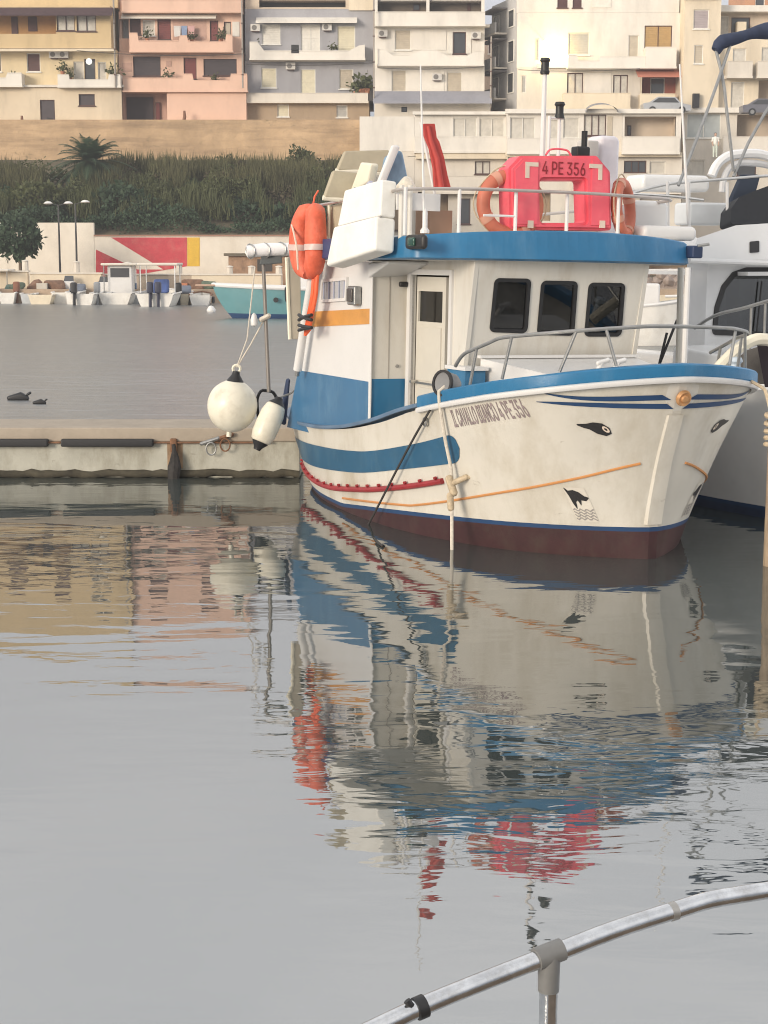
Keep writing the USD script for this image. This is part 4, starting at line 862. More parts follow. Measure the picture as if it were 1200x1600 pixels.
part(wk, 'pane', YF.slab(w_.buffer(-.04), -.02, -.012), glass('grey_pane', (0.30, 0.32, 0.31), 0.04, 0.06), smooth=False)
part(wk, 'wiper', tube([YF.pt(*on_yf(1180, 520), .03), YF.pt(*on_yf(1188, 440), .03)], .012, 6), black_paint)
l0 = YF.pt(*on_yf(1106, 402)); l1 = YF.pt(*on_yf(1100, 560))
G = np.stack([np.array([l0, l1]), np.array([[-4.35, l0[1] + .02, l0[2]], [-4.20, l1[1] + .02, l1[2]]])], 0)
part(yacht, 'house_side', loft(G), gel, smooth=False)
part(yacht, 'cabin_inside', box(-5.4, -5.35, l0[1] + 1.3, 6.3, 1.7, 3.2), M('yacht_inside', (.20, .19, .18), .7))
for (u0, u1, c_) in ((1150, 1168, (.42, .43, .44)), (1190, 1206, (.45, .47, .48))):
    p0, p1 = on_yf(u0, 430), on_yf(u1, 515); part(yacht, 'cabin_curtain', YF.slab(sbox(p0[0], p1[1], p1[0], p0[1]), -.5, -.45), M('curtain_grey_%d' % u0, c_, .8), smooth=False)
# sloping coachroof ahead of the house
q = [yx(1005, 440, -5.0), yx(985, 560, -4.2), yx(1110, 560, -3.6), yx(1085, 500, -3.7)]
q0 = yy(990, 575, 2.75); 
part(yacht, 'coachroof', hullpts([(-3.6, 2.75, 1.75), (-3.6, 5.7, 1.75), (-3.7, 2.85, 2.10), (-3.7, 5.6, 2.10), (-.5, 3.5, 1.75), (-.5, 5.0, 1.75)], .05, 8), gel, smooth=40)
for u0, v0, u1, v1 in ((1042, 520, 1025, 590), (1058, 500, 1022, 590)):
    a, b = yx(u0, v0, -4.0), yx(u1, v1, -4.0); part(yacht, 'wiper_arm', rod(a, b, .018), black_paint)
# flybridge coaming
ya, yb = yx(1078, 405, -3.5), yx(1150, 345, -3.9)
def prismx(poly, x0, x1):
    m = trimesh.creation.extrude_polygon(Polygon(poly), x1 - x0, engine='earcut'); v = np.asarray(m.vertices)
    return trimesh.Trimesh(np.c_[x0 + v[:, 2], v[:, 0], v[:, 1]], m.faces[:, ::-1] if False else m.faces, process=False)
FL = Plane((-3.5, 4.25, 3.0), (0, 1, 0), (-.25, 0, 1))
fl = [on_yf(u, v, FL) for u, v in [(1078, 406), (1090, 372), (1150, 352), (1420, 336), (1420, 406)]]
part(yacht, 'flybridge_coaming', [FL.slab(Polygon(fl), -.08, 0)], gel, smooth=False)
v0 = FL.pt(*fl[0]); v1 = FL.pt(*fl[1]); v2 = FL.pt(*fl[2])
part(yacht, 'flybridge_side', loft(np.stack([np.array([v0, v1]), np.array([v0 + np.array([-1.2, .1, 0]), v1 + np.array([-1.1, .1, .25])])], 0)), gel, smooth=False)
part(yacht, 'flybridge_lip', tube([FL.pt(*on_yf(1076, 408, FL), .02), FL.pt(*on_yf(1240, 413, FL), .03), FL.pt(*on_yf(1420, 412, FL), .03)], .035, 8), gel)
part(yacht, 'flybridge_floor', box(-8.5, -3.6, v0[1] + .95, 6.5, 3.05, 3.10), gel, smooth=False)
vq = [on_yf(u, v, FL) for u, v in [(1172, 379), (1184, 378), (1184, 393), (1172, 394)]]
part(yacht, 'vent', FL.slab(Polygon(vq).buffer(.01), .002, .02), black_paint, smooth=False)
SP = Plane((-4.3, 4.25, 3.4), (0, 1, 0), (-.3, 0, 1)); cv = [on_yf(u, v, SP) for u, v in [(1141, 350), (1143, 325), (1155, 308), (1180, 298), (1215, 285), (1260, 285), (1260, 350)]]
part(yacht, 'seat_cover', SP.slab(Polygon(cv).buffer(-.04).buffer(.04), -.25, 0), M('cover_black', (.018, .02, .024), .75, bump=.02, bs=6), smooth=30)
part(yacht, 'seat_cover', hullpts([SP.pt(*on_yf(u, v, SP), -.4) for u, v in [(1166, 305), (1185, 262), (1200, 300), (1210, 262)]], .04, 8), M('cover_navy', (.02, .03, .05), .75), smooth=40)
# flybridge rails and arch
def yline(pl_x, pts, r, name, mat, n=5): part(yacht, name, tube(smooth_path([yx(u, v, x) for u, v, x in pts], n), r, 8), mat)
yline(0, [(985, 303, -5.0), (1050, 287, -4.8), (1120, 281, -4.6), (1210, 274, -4.4), (1300, 270, -4.4)], .020, 'fly_rail', steel)
yline(0, [(985, 303, -5.0), (1040, 306, -4.6), (1100, 313, -4.2)], .018, 'fly_rail', steel)
for u, x in ((1043, -4.7), (1076, -4.5), (1136, -4.6)):
    a, b = yx(u, 284, x), yx(u + 1, 372, x); part(yacht, 'fly_stanchion', rod(a, b, .022), clean_white)
q0, q1 = yx(1078, 316, -5.5), yx(1138, 352, -5.5); part(yacht, 'fly_locker', rbox(-5.9, -5.5, q0[1], q1[1], q1[2], q0[2], .04), M('locker_grey', (.55, .57, .58), .4))
q0, q1 = yx(1005, 272, -6.5), yx(1110, 300, -6.5); part(yacht, 'fly_bench', rbox(-7.0, -6.5, q0[1], q1[1], q1[2], q0[2], .06), gel)
yline(0, [(1112, 275, -6.2), (1125, 252, -6.2), (1145, 242, -6.2), (1180, 240, -6.2), (1215, 252, -6.2), (1240, 275, -6.2)], .07, 'radar_arch', gel)
yline(0, [(1128, 300, -6.2), (1140, 262, -6.2), (1160, 254, -6.2), (1210, 262, -6.2)], .05, 'radar_arch', M('arch_shade', (.5, .5, .5), .4))
# bimini top, furled, on its crossed tubes
BMp = [(1118, 78), (1124, 68), (1150, 60), (1185, 50), (1230, 46), (1300, 44)]
pth = smooth_path([yx(u, v, -5.2) for u, v in BMp], 5); rr_ = np.interp(np.linspace(0, 1, len(pth)), [0, .08, .3, .45, 1], [.06, .10, .07, .12, .14])
part(yacht, 'bimini_canvas', tube(pth, rr_, 12), M('bimini_navy', (.022, .032, .065), .8, var=.25, vs=6, bump=.02, bs=10), smooth=60)
part(yacht, 'bimini_canvas', hullpts([yx(1119, 72, -5.2), yx(1122, 80, -5.2), yx(1128, 72, -5.2)], .05, 8), M('bimini_navy', (.02, .03, .06)), smooth=60)
for pts_ in ([(1119, 80, -5.2), (1132, 140, -5.0), (1146, 268, -4.9)], [(1143, 64, -5.2), (1110, 160, -4.9), (1060, 290, -4.6)], [(1330, 44, -5.2), (1210, 155, -5.0), (1146, 276, -4.9)]):
    yline(0, pts_, .022, 'bimini_tube', grey_steel, 3)
# bow pulpit rail and the padded white arch
yline(0, [(1085, 513, -3.4), (1120, 492, -3.0), (1160, 482, -2.4), (1210, 468, -1.6), (1300, 455, -1.0)], .022, 'side_rail', grey_steel)
for u, v, x in ((1174, 478, -2.2), (1196, 472, -1.8)):
    a = yx(u, v, x); part(yacht, 'rail_stanchion', rod(a, a + np.array([0, 0, -.55]), .016), grey_steel)
yline(0, [(1112, 588, -.9), (1135, 562, -.9), (1160, 540, -.9), (1185, 530, -.9), (1215, 535, -.9), (1235, 560, -.9)], .07, 'padded_arch', cream_canvas)
pq = [yx(u, v, -1.3) for u, v in [(1138, 575), (1165, 548), (1190, 540), (1230, 545), (1230, 600), (1150, 600)]]
part(yacht, 'spray_cloth', trimesh.Trimesh(np.array(pq), [[0, 1, 2], [0, 2, 3], [0, 3, 4], [0, 4, 5]], process=False), M('cloth_dark', (.16, .145, .13), .9, var=.2, vs=5), smooth=False)
pq = [yx(u, v, -1.1) for u, v in [(1182, 535), (1200, 533), (1240, 540), (1240, 605), (1195, 605)]]
part(yacht, 'spray_cloth', trimesh.Trimesh(np.array(pq), [[0, 1, 2], [0, 2, 3], [0, 3, 4]], process=False), M('cloth_plum', (.03, .02, .025), .9), smooth=False)
# timber pile with ropes at the edge of the picture
c = at_z(1203, 884, 0); top = at_y(1203, 640, c[1])[2]
t = thing('mooring_pile', 'old wooden mooring pile wrapped in tan rope at the edge of the picture', 'pile', (c[0], c[1], 0))
part(t, 'post', tube([(c[0], c[1], -.5), (c[0] + .005, c[1], .8), (c[0], c[1], top)], [.075, .07, .065], 10), M('old_wood', (.28, .21, .14), .9, var=.3, vs=9, stretch=(3, 3, .5), bump=.01, bs=12))
for k in range(5):
    z = top - .06 - .075 * k; part(t, 'rope_turn', tube([(c[0] + .09 * math.cos(q), c[1] + .09 * math.sin(q), z + .01 * math.sin(q + k)) for q in np.linspace(0, 6.283, 15)[:-1]], .026, 6, closed=True), rope_tan)
e = at_y(1185, 632, c[1]); b_ = at_y(1150, 690, c[1] + .6)
single('pile_rope', tube(smooth_path([W(sh(.10, .10, 1)), at_y(1196, 610, c[1]), (c[0] - .05, c[1] - .09, top - .1)], 5), .018, 6), rope_tan, 'tan rope running from the bow bollard to the wooden pile', 'rope')
# ------------------------------------------------------------------ the far shore
ground = M('shore_ground', (0.36, 0.29, 0.21), 0.95, var=.2, vs=.4, bump=.05, bs=2)
soil = M('bare_soil', (0.40, 0.275, 0.16), 0.95, var=.30, vs=.35, bump=.15, bs=1.4, dirt=((0.17, 0.115, 0.07), .85, (.12, .12, 1.3), 1.0), wear=((.12, .10, .05), .6, (.6, .6, 1), 1.2, .60))
QY, WY, BY = 113.0, 126.0, 150.0
zq = at_y(200, 452, QY)[2]                       # top of the quay
zw = at_y(200, 348, WY)[2]                       # top of the painted wall
zb = at_y(300, 189, BY)[2]                       # ground in front of the houses
single('quay', box(-300, 300, QY, WY + 1, -2, zq), M('quay_stone', (0.36, 0.27, 0.19), .9, var=.25, vs=.8, bump=.05, bs=3, dirt=((.14, .075, .05), .85, (.5, .5, 1.2), 1.0)), 'low stone quay of the far shore', kind='structure', smooth=False)
# terraced hillside: bank of brush, bare soil scarp, level street, hill rising behind
xs_ = np.linspace(-120, 140, 131)
prof_l = [(WY + .2, zq - .2), (WY + .6, zw - .9), (WY + 8, zw + 2.6), (WY + 15, at_y(300, 268, WY + 15)[2]), (WY + 20.5, at_y(300, 250, WY + 20.5)[2]), (WY + 22.0, zb - .05), (BY + 1, zb), (BY + 60, zb + 2), (BY + 150, zb + 8), (480, zb + 10)]
prof_r = [(WY + .2, zq - .2), (WY + 4, zq), (WY + 9, zq + .2), (WY + 12, zq + .4), (WY + 16, zq + .6), (WY + 20, zq + 1), (BY + 1, zq + 2), (BY + 60, zb), (BY + 150, zb + 5), (480, zb + 8)]
G = []
for x in xs_:
    k = np.clip((x - at_y(590, 200, WY + 20)[0]) / .8, 0, 1)
    G.append([(x * (1 if a[0] < 200 else 1 + (a[0] - 200) / 250), a[0] * (1 - k) + b[0] * k, (a[1] * (1 - k) + b[1] * k)) for a, b in zip(prof_l, prof_r)])
G = np.array(G); G[:, 3:5, 1] += (meshkit.fbm(np.stack([G[:, 3:5, 0] * .25, G[:, 3:5, 1] * .0, G[:, 3:5, 2] * .3], -1), 3, 5) - .5) * 1.5
single('hillside', loft(G[:, 4:]), soil, 'bare brown soil bank below the houses', kind='structure', smooth=False)
single('slope', loft(G[:, :5]), M('slope_litter', (0.105, 0.088, 0.055), 0.95, var=.35, vs=.6, bump=.1, bs=2), 'overgrown slope between the painted wall and the bare bank', kind='structure', smooth=False)
# the painted wall
mural_white = M('wall_cream', (0.66, 0.61, 0.52), .85, var=.08, vs=.8, dirt=((.42, .36, .28), .5, (.6, .6, .25), 1.0))
mural_red = M('mural_red', (0.46, 0.050, 0.065), .8, var=.15, vs=1.0, dirt=((.5, .25, .2), .4, (1, 1, 1), 1.2)); mural_yellow = M('mural_yellow', (0.60, 0.38, 0.045), .8, var=.1)
PW = Plane((0, WY, 0), (1, 0, 0), (0, 0, 1))
def wz(u, v): p = at_y(u, v, WY); return (p[0], p[2])
t = thing('painted_wall', 'long cream wall with a red and yellow painted panel crossed by a white diagonal stripe', 'wall', (at_y(240, 420, WY)[0], WY, zq))
z0 = zq - .1; xa, xm, xe_ = wz(-260, 348)[0], wz(146, 348)[0], wz(600, 370)[0]
part(t, 'masonry', PW.slab(sbox(xa, z0, xm, zw), -.5, 0), mural_white, smooth=False)
part(t, 'masonry', PW.slab(sbox(xm, z0, xe_, wz(200, 369)[1]), -.5, -.03), mural_white, smooth=False)
pan = Polygon([wz(150, 371), wz(292, 371), wz(292, 416), wz(150, 440)])
dia = Polygon([wz(146, 369), wz(170, 369), wz(255, 421), wz(215, 421), wz(146, 388)])
part(t, 'red_panel', PW.slab(pan.difference(dia), -.03, -.005), mural_red, smooth=False)
part(t, 'white_stripe', PW.slab(pan.intersection(dia), -.03, -.012), mural_white, smooth=False)
part(t, 'yellow_panel', PW.slab(Polygon([wz(292.5, 371), wz(312, 371), wz(312, 416), wz(292.5, 416)]), -.03, -.008), mural_yellow, smooth=False)
part(t, 'coping', PW.slab(sbox(xm, wz(200, 369)[1], xe_, wz(200, 369)[1] + .10), -.55, .05), M('coping_brown', (.30, .17, .12), .9), smooth=False)

# ---- plants
leaf = M('leaf_green', (0.115, 0.130, 0.045), .7, var=.35, vs=.25, island=.35, trans=.25)
leaf_dark = M('leaf_dark', (0.052, 0.095, 0.045), .7, var=.3, vs=.4, island=.3, trans=.2)
leaf_dry = M('leaf_dry', (0.150, 0.120, 0.070), .8, var=.4, vs=.6, island=.4, trans=.25)
trunk_m = M('bark', (.13, .095, .065), .9, var=.3, vs=5)
def leaves(P, size, rng, up=.3, long=1.6):
    """Leaf-sized quads folded into two triangles at the points P."""
    n = len(P); d = rng.normal(size=(n, 3)); d[:, 2] += up; d /= np.linalg.norm(d, axis=1, keepdims=True)
    e = np.cross(d, rng.normal(size=(n, 3))); e /= np.linalg.norm(e, axis=1, keepdims=True)
    s = (size * rng.uniform(.6, 1.3, n))[:, None]
    V = np.stack([P, P + d * s * .5 * long + e * s * .45, P + d * s * long, P + d * s * .5 * long - e * s * .45], 1).reshape(-1, 3)
    i = np.arange(n)[:, None] * 4
    return trimesh.Trimesh(V, np.vstack([i + [0, 1, 2], i + [0, 2, 3]]), process=False)
rng = np.random.default_rng(11)
def slope_z(y): return np.interp(y, [a for a, b in prof_l], [b for a, b in prof_l])
def brush(n, y0, y1, hmax, mat, seed, size, label, name='brush', xr=(-46, -2.2), thr=.34):
    r = np.random.default_rng(seed); P = []
    x = r.uniform(xr[0], xr[1], n * 4); y = r.uniform(y0, y1, n * 4)
    h = meshkit.fbm(np.c_[x * .38, y * .38, np.full_like(x, seed)], 4, seed); ok = (h > thr) & (y < y1 - 5.0 * np.clip(meshkit.fbm(np.c_[x * .22, x * 0, x * 0 + seed], 3, 77) - .30, 0, 1) - 3.2 * np.clip((-21 - x) / 2.5, 0, 1))
    x, y, h = x[ok][:n], y[ok][:n], h[ok][:n]
    top = np.clip((h - thr) / .35, .12, 1) * hmax
    z = slope_z(y) + top * np.sqrt(r.uniform(0, 1, len(x)))
    return single(name, leaves(np.c_[x, y, z], size, r), mat, label, kind='stuff', smooth=False)
brush(26000, WY + .6, WY + 9, 1.8, leaf_dark, 3, .17, 'dark low brush just above the painted wall')
brush(34000, WY + 4, WY + 14.0, 1.8, leaf, 5, .16, 'green and olive brush covering the slope')
brush(22000, WY + 4, WY + 14.5, 1.6, leaf_dry, 8, .16, 'dry brownish brush scattered through the slope')
brush(9000, WY + 9, WY + 15.0, 1.9, leaf, 9, .16, 'taller grassy brush along the foot of the bare bank', thr=.47)
def grass(n, y0, y1, seed, label, mat, hgt):
    r = np.random.default_rng(seed); x = r.uniform(-46, -2.4, n * 3); y = r.uniform(y0, y1, n * 3); k = meshkit.fbm(np.c_[x * .5, y * .3, np.full_like(x, seed)], 3, seed) > .46; k &= y < y1 - 6.0 * np.clip(meshkit.fbm(np.c_[x * .22, x * 0, x * 0 + 9], 3, 78) - .25, 0, 1) - 3.2 * np.clip((-21 - x) / 2.5, 0, 1); x, y = x[k][:n], y[k][:n]
    P = np.c_[x, y, slope_z(y) + r.uniform(.2, 1.3, len(x))]; h = r.uniform(.5, 1.0, len(x))[:, None] * hgt; d = np.c_[r.normal(0, .18, (len(x), 2)), np.ones(len(x))]; e = np.c_[r.normal(size=(len(x), 2)), np.zeros(len(x))]; e /= np.linalg.norm(e, axis=1, keepdims=True)
    V = np.stack([P - e * .05, P + e * .05, P + d * h], 1).reshape(-1, 3)
    single('tall_grass', trimesh.Trimesh(V, np.arange(len(V)).reshape(-1, 3), process=False), mat, label, kind='stuff', smooth=False)
grass(16000, WY + 6, WY + 14.5, 31, 'tall pale grass standing through the upper slope', M('grass_pale', (.155, .150, .065), .8, var=.35, vs=.3, island=.3, trans=.3), 1.3)
grass(9000, WY + 2, WY + 9, 33, 'tall green grass among the lower brush', leaf, 1.1)
def bush(u, v, Y, rx_, rz_, label, mat, n=700, name='bush', seed=1):
    c = at_y(u, v, Y); r = np.random.default_rng(seed); q = r.normal(size=(n, 3)); q /= np.linalg.norm(q, axis=1, keepdims=True); rad = r.uniform(.55, 1.0, n) ** .5
    lump = .75 + .5 * meshkit.noise(q * 2.2 + seed)
    P = c + q * (rad * lump)[:, None] * np.array([rx_, rx_ * .8, rz_])
    t = thing(name, label, 'bush' if name == 'bush' else 'tree', (c[0], c[1], c[2] - rz_))
    zb_ = c[2] - rz_ * (1.2 if name == 'bush' else 2.0)
    part(t, 'trunk', tube([(c[0], c[1], zb_), (c[0] + .05, c[1], c[2] - rz_ * .3), (c[0], c[1], c[2] + rz_ * .4)], [.14, .09, .04], 7), trunk_m)
    for k in range(4):
        a = k * 1.6 + seed; part(t, 'limb', tube([(c[0], c[1], c[2] - rz_ * .5), (c[0] + rx_ * .6 * math.cos(a), c[1] + rx_ * .5 * math.sin(a), c[2] + rz_ * .3)], [.06, .02], 5), trunk_m)
    part(t, 'crown', leaves(P, .28, r), mat, smooth=False)
bush(186, 325, WY + 4, 2.2, 1.8, 'rounded dark green bush on the slope behind the lamp posts', leaf_dark, 1500, seed=2)
bush(232, 338, WY + 3.5, 1.9, 1.2, 'dark bush on the slope directly above the red painted panel', leaf_dark, 1100, seed=4)
bush(385, 338, WY + 4, 2.3, 1.0, 'wide dark bush above the cream end of the painted wall', leaf_dark, 1200, seed=6)
bush(445, 340, WY + 4, 2.0, 1.0, 'dark bush on the slope beside the orange horseshoe buoy in view', leaf_dark, 1100, seed=9)
bush(60, 318, WY + 4, 2.6, 1.5, 'broad olive bush on the slope left of the lamp posts', leaf, 1300, seed=12)
bush(470, 262, WY + 15, 1.2, 1.6, 'tall tufted bush at the foot of the bare bank', leaf, 700, seed=14)
bush(30, 372, 119.5, 1.55, 1.45, 'small round dark tree on the quay in front of the cream wall', leaf_dark, 1500, name='quay_tree', seed=21)
# palm
pc = at_y(141, 252, WY + 9); pb_ = at_y(141, 300, WY + 9)
t = thing('palm_tree', 'dark green palm with a full crown of fronds on the brush slope', 'palm', pb_)
part(t, 'trunk', tube([pb_, (pb_ + pc) / 2, pc], [.34, .30, .34], 10), trunk_m)
r = np.random.default_rng(5)
for k in range(78):
    a = k * 2.399; el = np.interp(k, [0, 77], [1.4, -.55]) + r.normal(0, .08); ln = r.uniform(2.9, 3.7)
    d = np.array([math.cos(a) * math.cos(el), math.sin(a) * math.cos(el), math.sin(el)]); s = np.linspace(0, 1, 9)
    P = pc + d * (s * ln)[:, None] + np.array([0, 0, -1.0]) * (s ** 2.2 * ln * .38)[:, None]
    side = np.cross(d, [0, 0, 1.0]); side /= np.linalg.norm(side); V, F = [], []
    for i in range(1, 9):
        for m_ in range(3):
            b0 = P[i - 1] + (P[i] - P[i - 1]) * (m_ / 3)
            for sg in (-1, 1):
                w_ = .75 * math.sin(math.pi * min(.97, (i - 1 + m_ / 3) / 8.6 + .12)); tip = b0 + side * sg * w_ + (P[i] - P[i - 1]) * .9 + np.array([0, 0, -.14])
                j = len(V); V += [b0, b0 + (P[i] - P[i - 1]) * .30, tip]; F.append([j, j + 1, j + 2])
    part(t, 'frond', trimesh.Trimesh(np.array(V), np.array(F), process=False), leaf_dark, smooth=False)
# street lamps
for (u, v0, v1, arms, lb) in ((94, 320, 424, 2, 'dark double armed street lamp, nearer of the pair before the cream wall'), (120, 318, 412, 1, 'slim street lamp post with one white cap, the further of the pair'), (471, 331, 420, 1, 'street lamp whose white cap shows beside the orange horseshoe buoy')):
    Y = 121.5; a = at_y(u, v1, Y); b = at_y(u, v0, Y)
    t = thing('street_lamp', lb, 'street lamp', (a[0], Y, zq))
    part(t, 'post', tube([(a[0], Y, zq), (a[0], Y, b[2])], [.085, .055], 8), M('lamp_post', (.05, .05, .05), .6))
    for s in ((-1, 1) if arms == 2 else (1,)):
        e = np.array([a[0] + s * .72, Y, b[2] + .10]); part(t, 'arm', rod((a[0], Y, b[2] - .05), e + np.array([0, 0, .06]), .03, n=6), M('lamp_post', (.05, .05, .05)))
        part(t, 'lamp_shade', lathe([(0, .16), (.18, .13), (.34, 0), (.30, -.05), (0, -.04)], 14, (0, 0, 1), e), clean_white, smooth=60)

# ---- houses
def cm(name, c, **k): return M(name, c, .8, var=k.pop('var', .06), vs=k.pop('vs', .35), dirt=((np.array(c) * .62).tolist(), k.pop('amt', .7), (.5, .5, .13), .9), **k)
yel = cm('plaster_yellow', (.57, .43, .24)); ochre = cm('plaster_ochre', (.46, .26, .10)); pale_yel = cm('plaster_pale_yellow', (.66, .54, .34)); sand = cm('plaster_sand', (.62, .52, .38))
pink = cm('plaster_pink', (.66, .44, .33)); pinkd = cm('plaster_pink_deep', (.50, .32, .25)); grey = cm('plaster_grey', (.33, .325, .34)); beige = cm('plaster_beige', (.52, .43, .33))
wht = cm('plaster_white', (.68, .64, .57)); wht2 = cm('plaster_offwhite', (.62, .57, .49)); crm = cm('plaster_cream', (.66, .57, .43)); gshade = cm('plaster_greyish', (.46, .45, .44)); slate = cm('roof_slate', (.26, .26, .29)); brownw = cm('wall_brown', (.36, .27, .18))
terra = cm('terracotta', (.48, .25, .14)); redbr = cm('plaster_redbrown', (.33, .11, .075))
fr_w = M('frame_white', (.68, .66, .60), .5); fr_b = M('frame_brown', (.075, .035, .028), .6); sh_br = M('shutter_brown', (.085, .035, .030), .6, var=.15, vs=3); sh_dk = M('shutter_dark', (.05, .038, .042), .6); sh_gr = M('shutter_grey', (.40, .39, .36), .6); sh_cr = M('shutter_cream', (.62, .57, .42), .6); sh_wt = M('shutter_white', (.66, .63, .56), .6); sh_be = M('shutter_beige', (.46, .40, .31), .6); sh_go = M('shutter_gold', (.42, .27, .11), .6); dr_red = M('door_redbrown', (.16, .035, .03), .6)
gl_ = M('far_glass', (.05, .052, .055), .08, spec=.8); room = M('far_room', (.16, .13, .10), .9); lace = M('lace_curtain', (.52, .49, .43), .8, var=.15, vs=3)
ac_m = M('unit_white', (.55, .53, .49), .5); ac_d = M('unit_grille', (.16, .15, .14), .6)
def framed(x0, x1, z0, z1, w): return sbox(x0, z0, x1, z1).difference(sbox(x0 + w, z0 + w, x1 - w, z1 - w))
class House:
    """A far building drawn on its facade: zones are wall areas, openings are cut out of them and filled."""
    def __init__(s, name, label, Y, u, vb, depth=11, cat_='building'):
        s.Y = Y; p = at_y(u, vb, Y); s.t = thing(name, label, cat_, (p[0], Y, p[2])); s.zones = []; s.open = []; s.depth = depth
        s.P = Plane((0, Y, 0), (1, 0, 0), (0, 0, 1))            # normal towards the harbour
    def R(s, u0, v0, u1, v1, dy=0): return rect_y(u0, v0, u1, v1, s.Y - dy)
    def zone(s, u0, v0, u1, v1, mat, dy=0.0): s.zones.append((s.R(u0, v0, u1, v1), mat, dy)); return s
    def hole(s, r, d, dy): s.open.append((r, d, dy))
    def fill(s, kind, u0, v0, u1, v1, frame=fr_w, leafm=None, dy=0.0, split=1, name=None, sill=True):
        x0, x1, z0, z1 = s.R(u0, v0, u1, v1); s.hole((x0, x1, z0, z1), .3, dy); P = s.P
        k = part(s.t, name or ('door' if kind == 'door' else 'window'), P.slab(framed(x0 - .0, x1 + .0, z0, z1, .07), dy - .22, dy - .08), frame, smooth=False)
        xs = np.linspace(x0 + .07, x1 - .07, split + 1)
        for i in range(split):
            a, b = xs[i] + .02 * (i > 0), xs[i + 1] - .02 * (i < split - 1)
            if split > 1 and i: part(k, 'mullion', P.slab(sbox(xs[i] - .03, z0 + .07, xs[i] + .03, z1 - .07), dy - .20, dy - .09), frame, smooth=False)
            if kind in ('shut', 'door'):
                ms = []; nz = max(3, int((z1 - z0) / .16)) if kind == 'shut' else 2
                zs = np.linspace(z0 + .07, z1 - .07, nz + 1)
                for q in range(nz): ms.append(box(a, b, s.Y - dy + .13, s.Y - dy + .17, zs[q] + .012, zs[q + 1]))
                ms.append(box(a, b, s.Y - dy + .16, s.Y - dy + .20, z0 + .07, z1 - .07))
                part(k, 'shutter' if kind == 'shut' else 'panel', ms, leafm or sh_br, smooth=False, kind='stuff' if kind == 'shut' else None)
            else:
                part(k, 'pane', box(a, b, s.Y - dy + .17, s.Y - dy + .18, z0 + .07, z1 - .07), leafm or gl_, smooth=False)
        if sill: part(k, 'sill', box(x0 - .08, x1 + .08, s.Y - dy - .10, s.Y - dy + .05, z0 - .10, z0 - .003), frame, smooth=False)
        return s
    def win(s, *a, **k): return s.fill('glass', *a, **k)
    def shut(s, *a, **k): return s.fill('shut', *a, **k)
    def door(s, *a, **k): return s.fill('door', *a, **k)
    def recess(s, u0, v0, u1, v1, mat, d=1.5, dy=0.0, name='loggia'):
        x0, x1, z0, z1 = s.R(u0, v0, u1, v1); s.hole((x0, x1, z0, z1), d, dy); y0, y1 = s.Y - dy + .002, s.Y - dy + d
        m = [box(x0 - .05, x0, y0, y1, z0, z1), box(x1, x1 + .05, y0, y1, z0, z1), box(x0 - .05, x1 + .05, y0, y1, z1, z1 + .05), box(x0 - .05, x1 + .05, y0, y1, z0 - .05, z0), box(x0 - .05, x1 + .05, y1, y1 + .05, z0 - .05, z1 + .05)]
        part(s.t, name, m, mat, smooth=False); return s
    def inset(s, kind, u0, v0, u1, v1, d, mat, frame=fr_b, dy=0.0):
        """A window or door on the back wall of a recess d deep."""
        x0, x1, z0, z1 = rect_y(u0, v0, u1, v1, s.Y + d - dy); y = s.Y - dy + d
        k = part(s.t, 'door' if kind == 'door' else 'window', box(x0, x1, y - .06, y - .003, z0, z1), frame, smooth=False)
        part(k, 'panel' if kind == 'door' else 'pane', box(x0 + .07, x1 - .07, y - .09, y - .062, z0 + .07, z1 - .07), mat, smooth=False); return s
    def balcony(s, u0, v0, u1, v1, mat, proj=1.1, dy=0.0, wave=None, name='balcony'):
        x0, x1, z0, z1 = s.R(u0, v0, u1, v1, dy + proj); y0, y1 = s.Y - dy - proj, s.Y - dy - .003
        top = [(x0, z1), (x1, z1)] if wave is None else [(x0 + (x1 - x0) * q, z0 + (z1 - z0) * h) for q, h in wave]
        P = Plane((0, y0, 0), (1, 0, 0), (0, 0, 1)); poly = Polygon([(x1, z0), (x0, z0)] + top)
        k = part(s.t, name, P.slab(poly, -.15, 0), mat, smooth=False)
        hs_ = top[0][1], top[-1][1]
        part(k, 'slab', box(x0 - .04, x1 + .04, y0 - .05, y1, z0 - .16, z0 - .002), mat, smooth=False)
        for x, h in ((x0, hs_[0]), (x1 - .15, hs_[1])): part(k, 'parapet', box(x, x + .15, y0 + .152, y1, z0, max(h, z0 + .3)), mat, smooth=False)
        part(k, 'coping', [box(a[0], b[0], y0 - .03, y0 + .18, max(a[1], b[1]) + .002, max(a[1], b[1]) + .05) for a, b in zip(top[:-1], top[1:]) if abs(a[1] - b[1]) < .02 and b[0] - a[0] > .3] or [box(x0, x0 + .01, y0, y0 + .01, z0, z0 + .01)], mat, smooth=False)
        return s
    def awning(s, u0, v0, u1, v1, mat, proj=1.0, dy=0.0, name='awning'):
        x0, x1, z0, z1 = s.R(u0, v0, u1, v1, dy + proj * .5); y1, y0 = s.Y - dy - .003, s.Y - dy - proj
        V = np.array([[x0, y1, z1], [x1, y1, z1], [x1, y0, z0 + .12], [x0, y0, z0 + .12], [x0, y0, z0], [x1, y0, z0], [x0, y1, z1 - .06], [x1, y1, z1 - .06]])
        F = [[0, 3, 2], [0, 2, 1], [3, 4, 5], [3, 5, 2], [4, 6, 7], [4, 7, 5], [0, 6, 4], [0, 4, 3], [1, 2, 5], [1, 5, 7]]
        part(s.t, name, trimesh.Trimesh(V, F, process=False), mat, smooth=False); return s
    def band(s, u0, v0, u1, v1, mat, proj=.15, dy=0.0, name='cornice'):
        x0, x1, z0, z1 = s.R(u0, v0, u1, v1, dy + proj); part(s.t, name, box(x0, x1, s.Y - dy - proj, s.Y - dy - .003, z0, z1), mat, smooth=False); return s
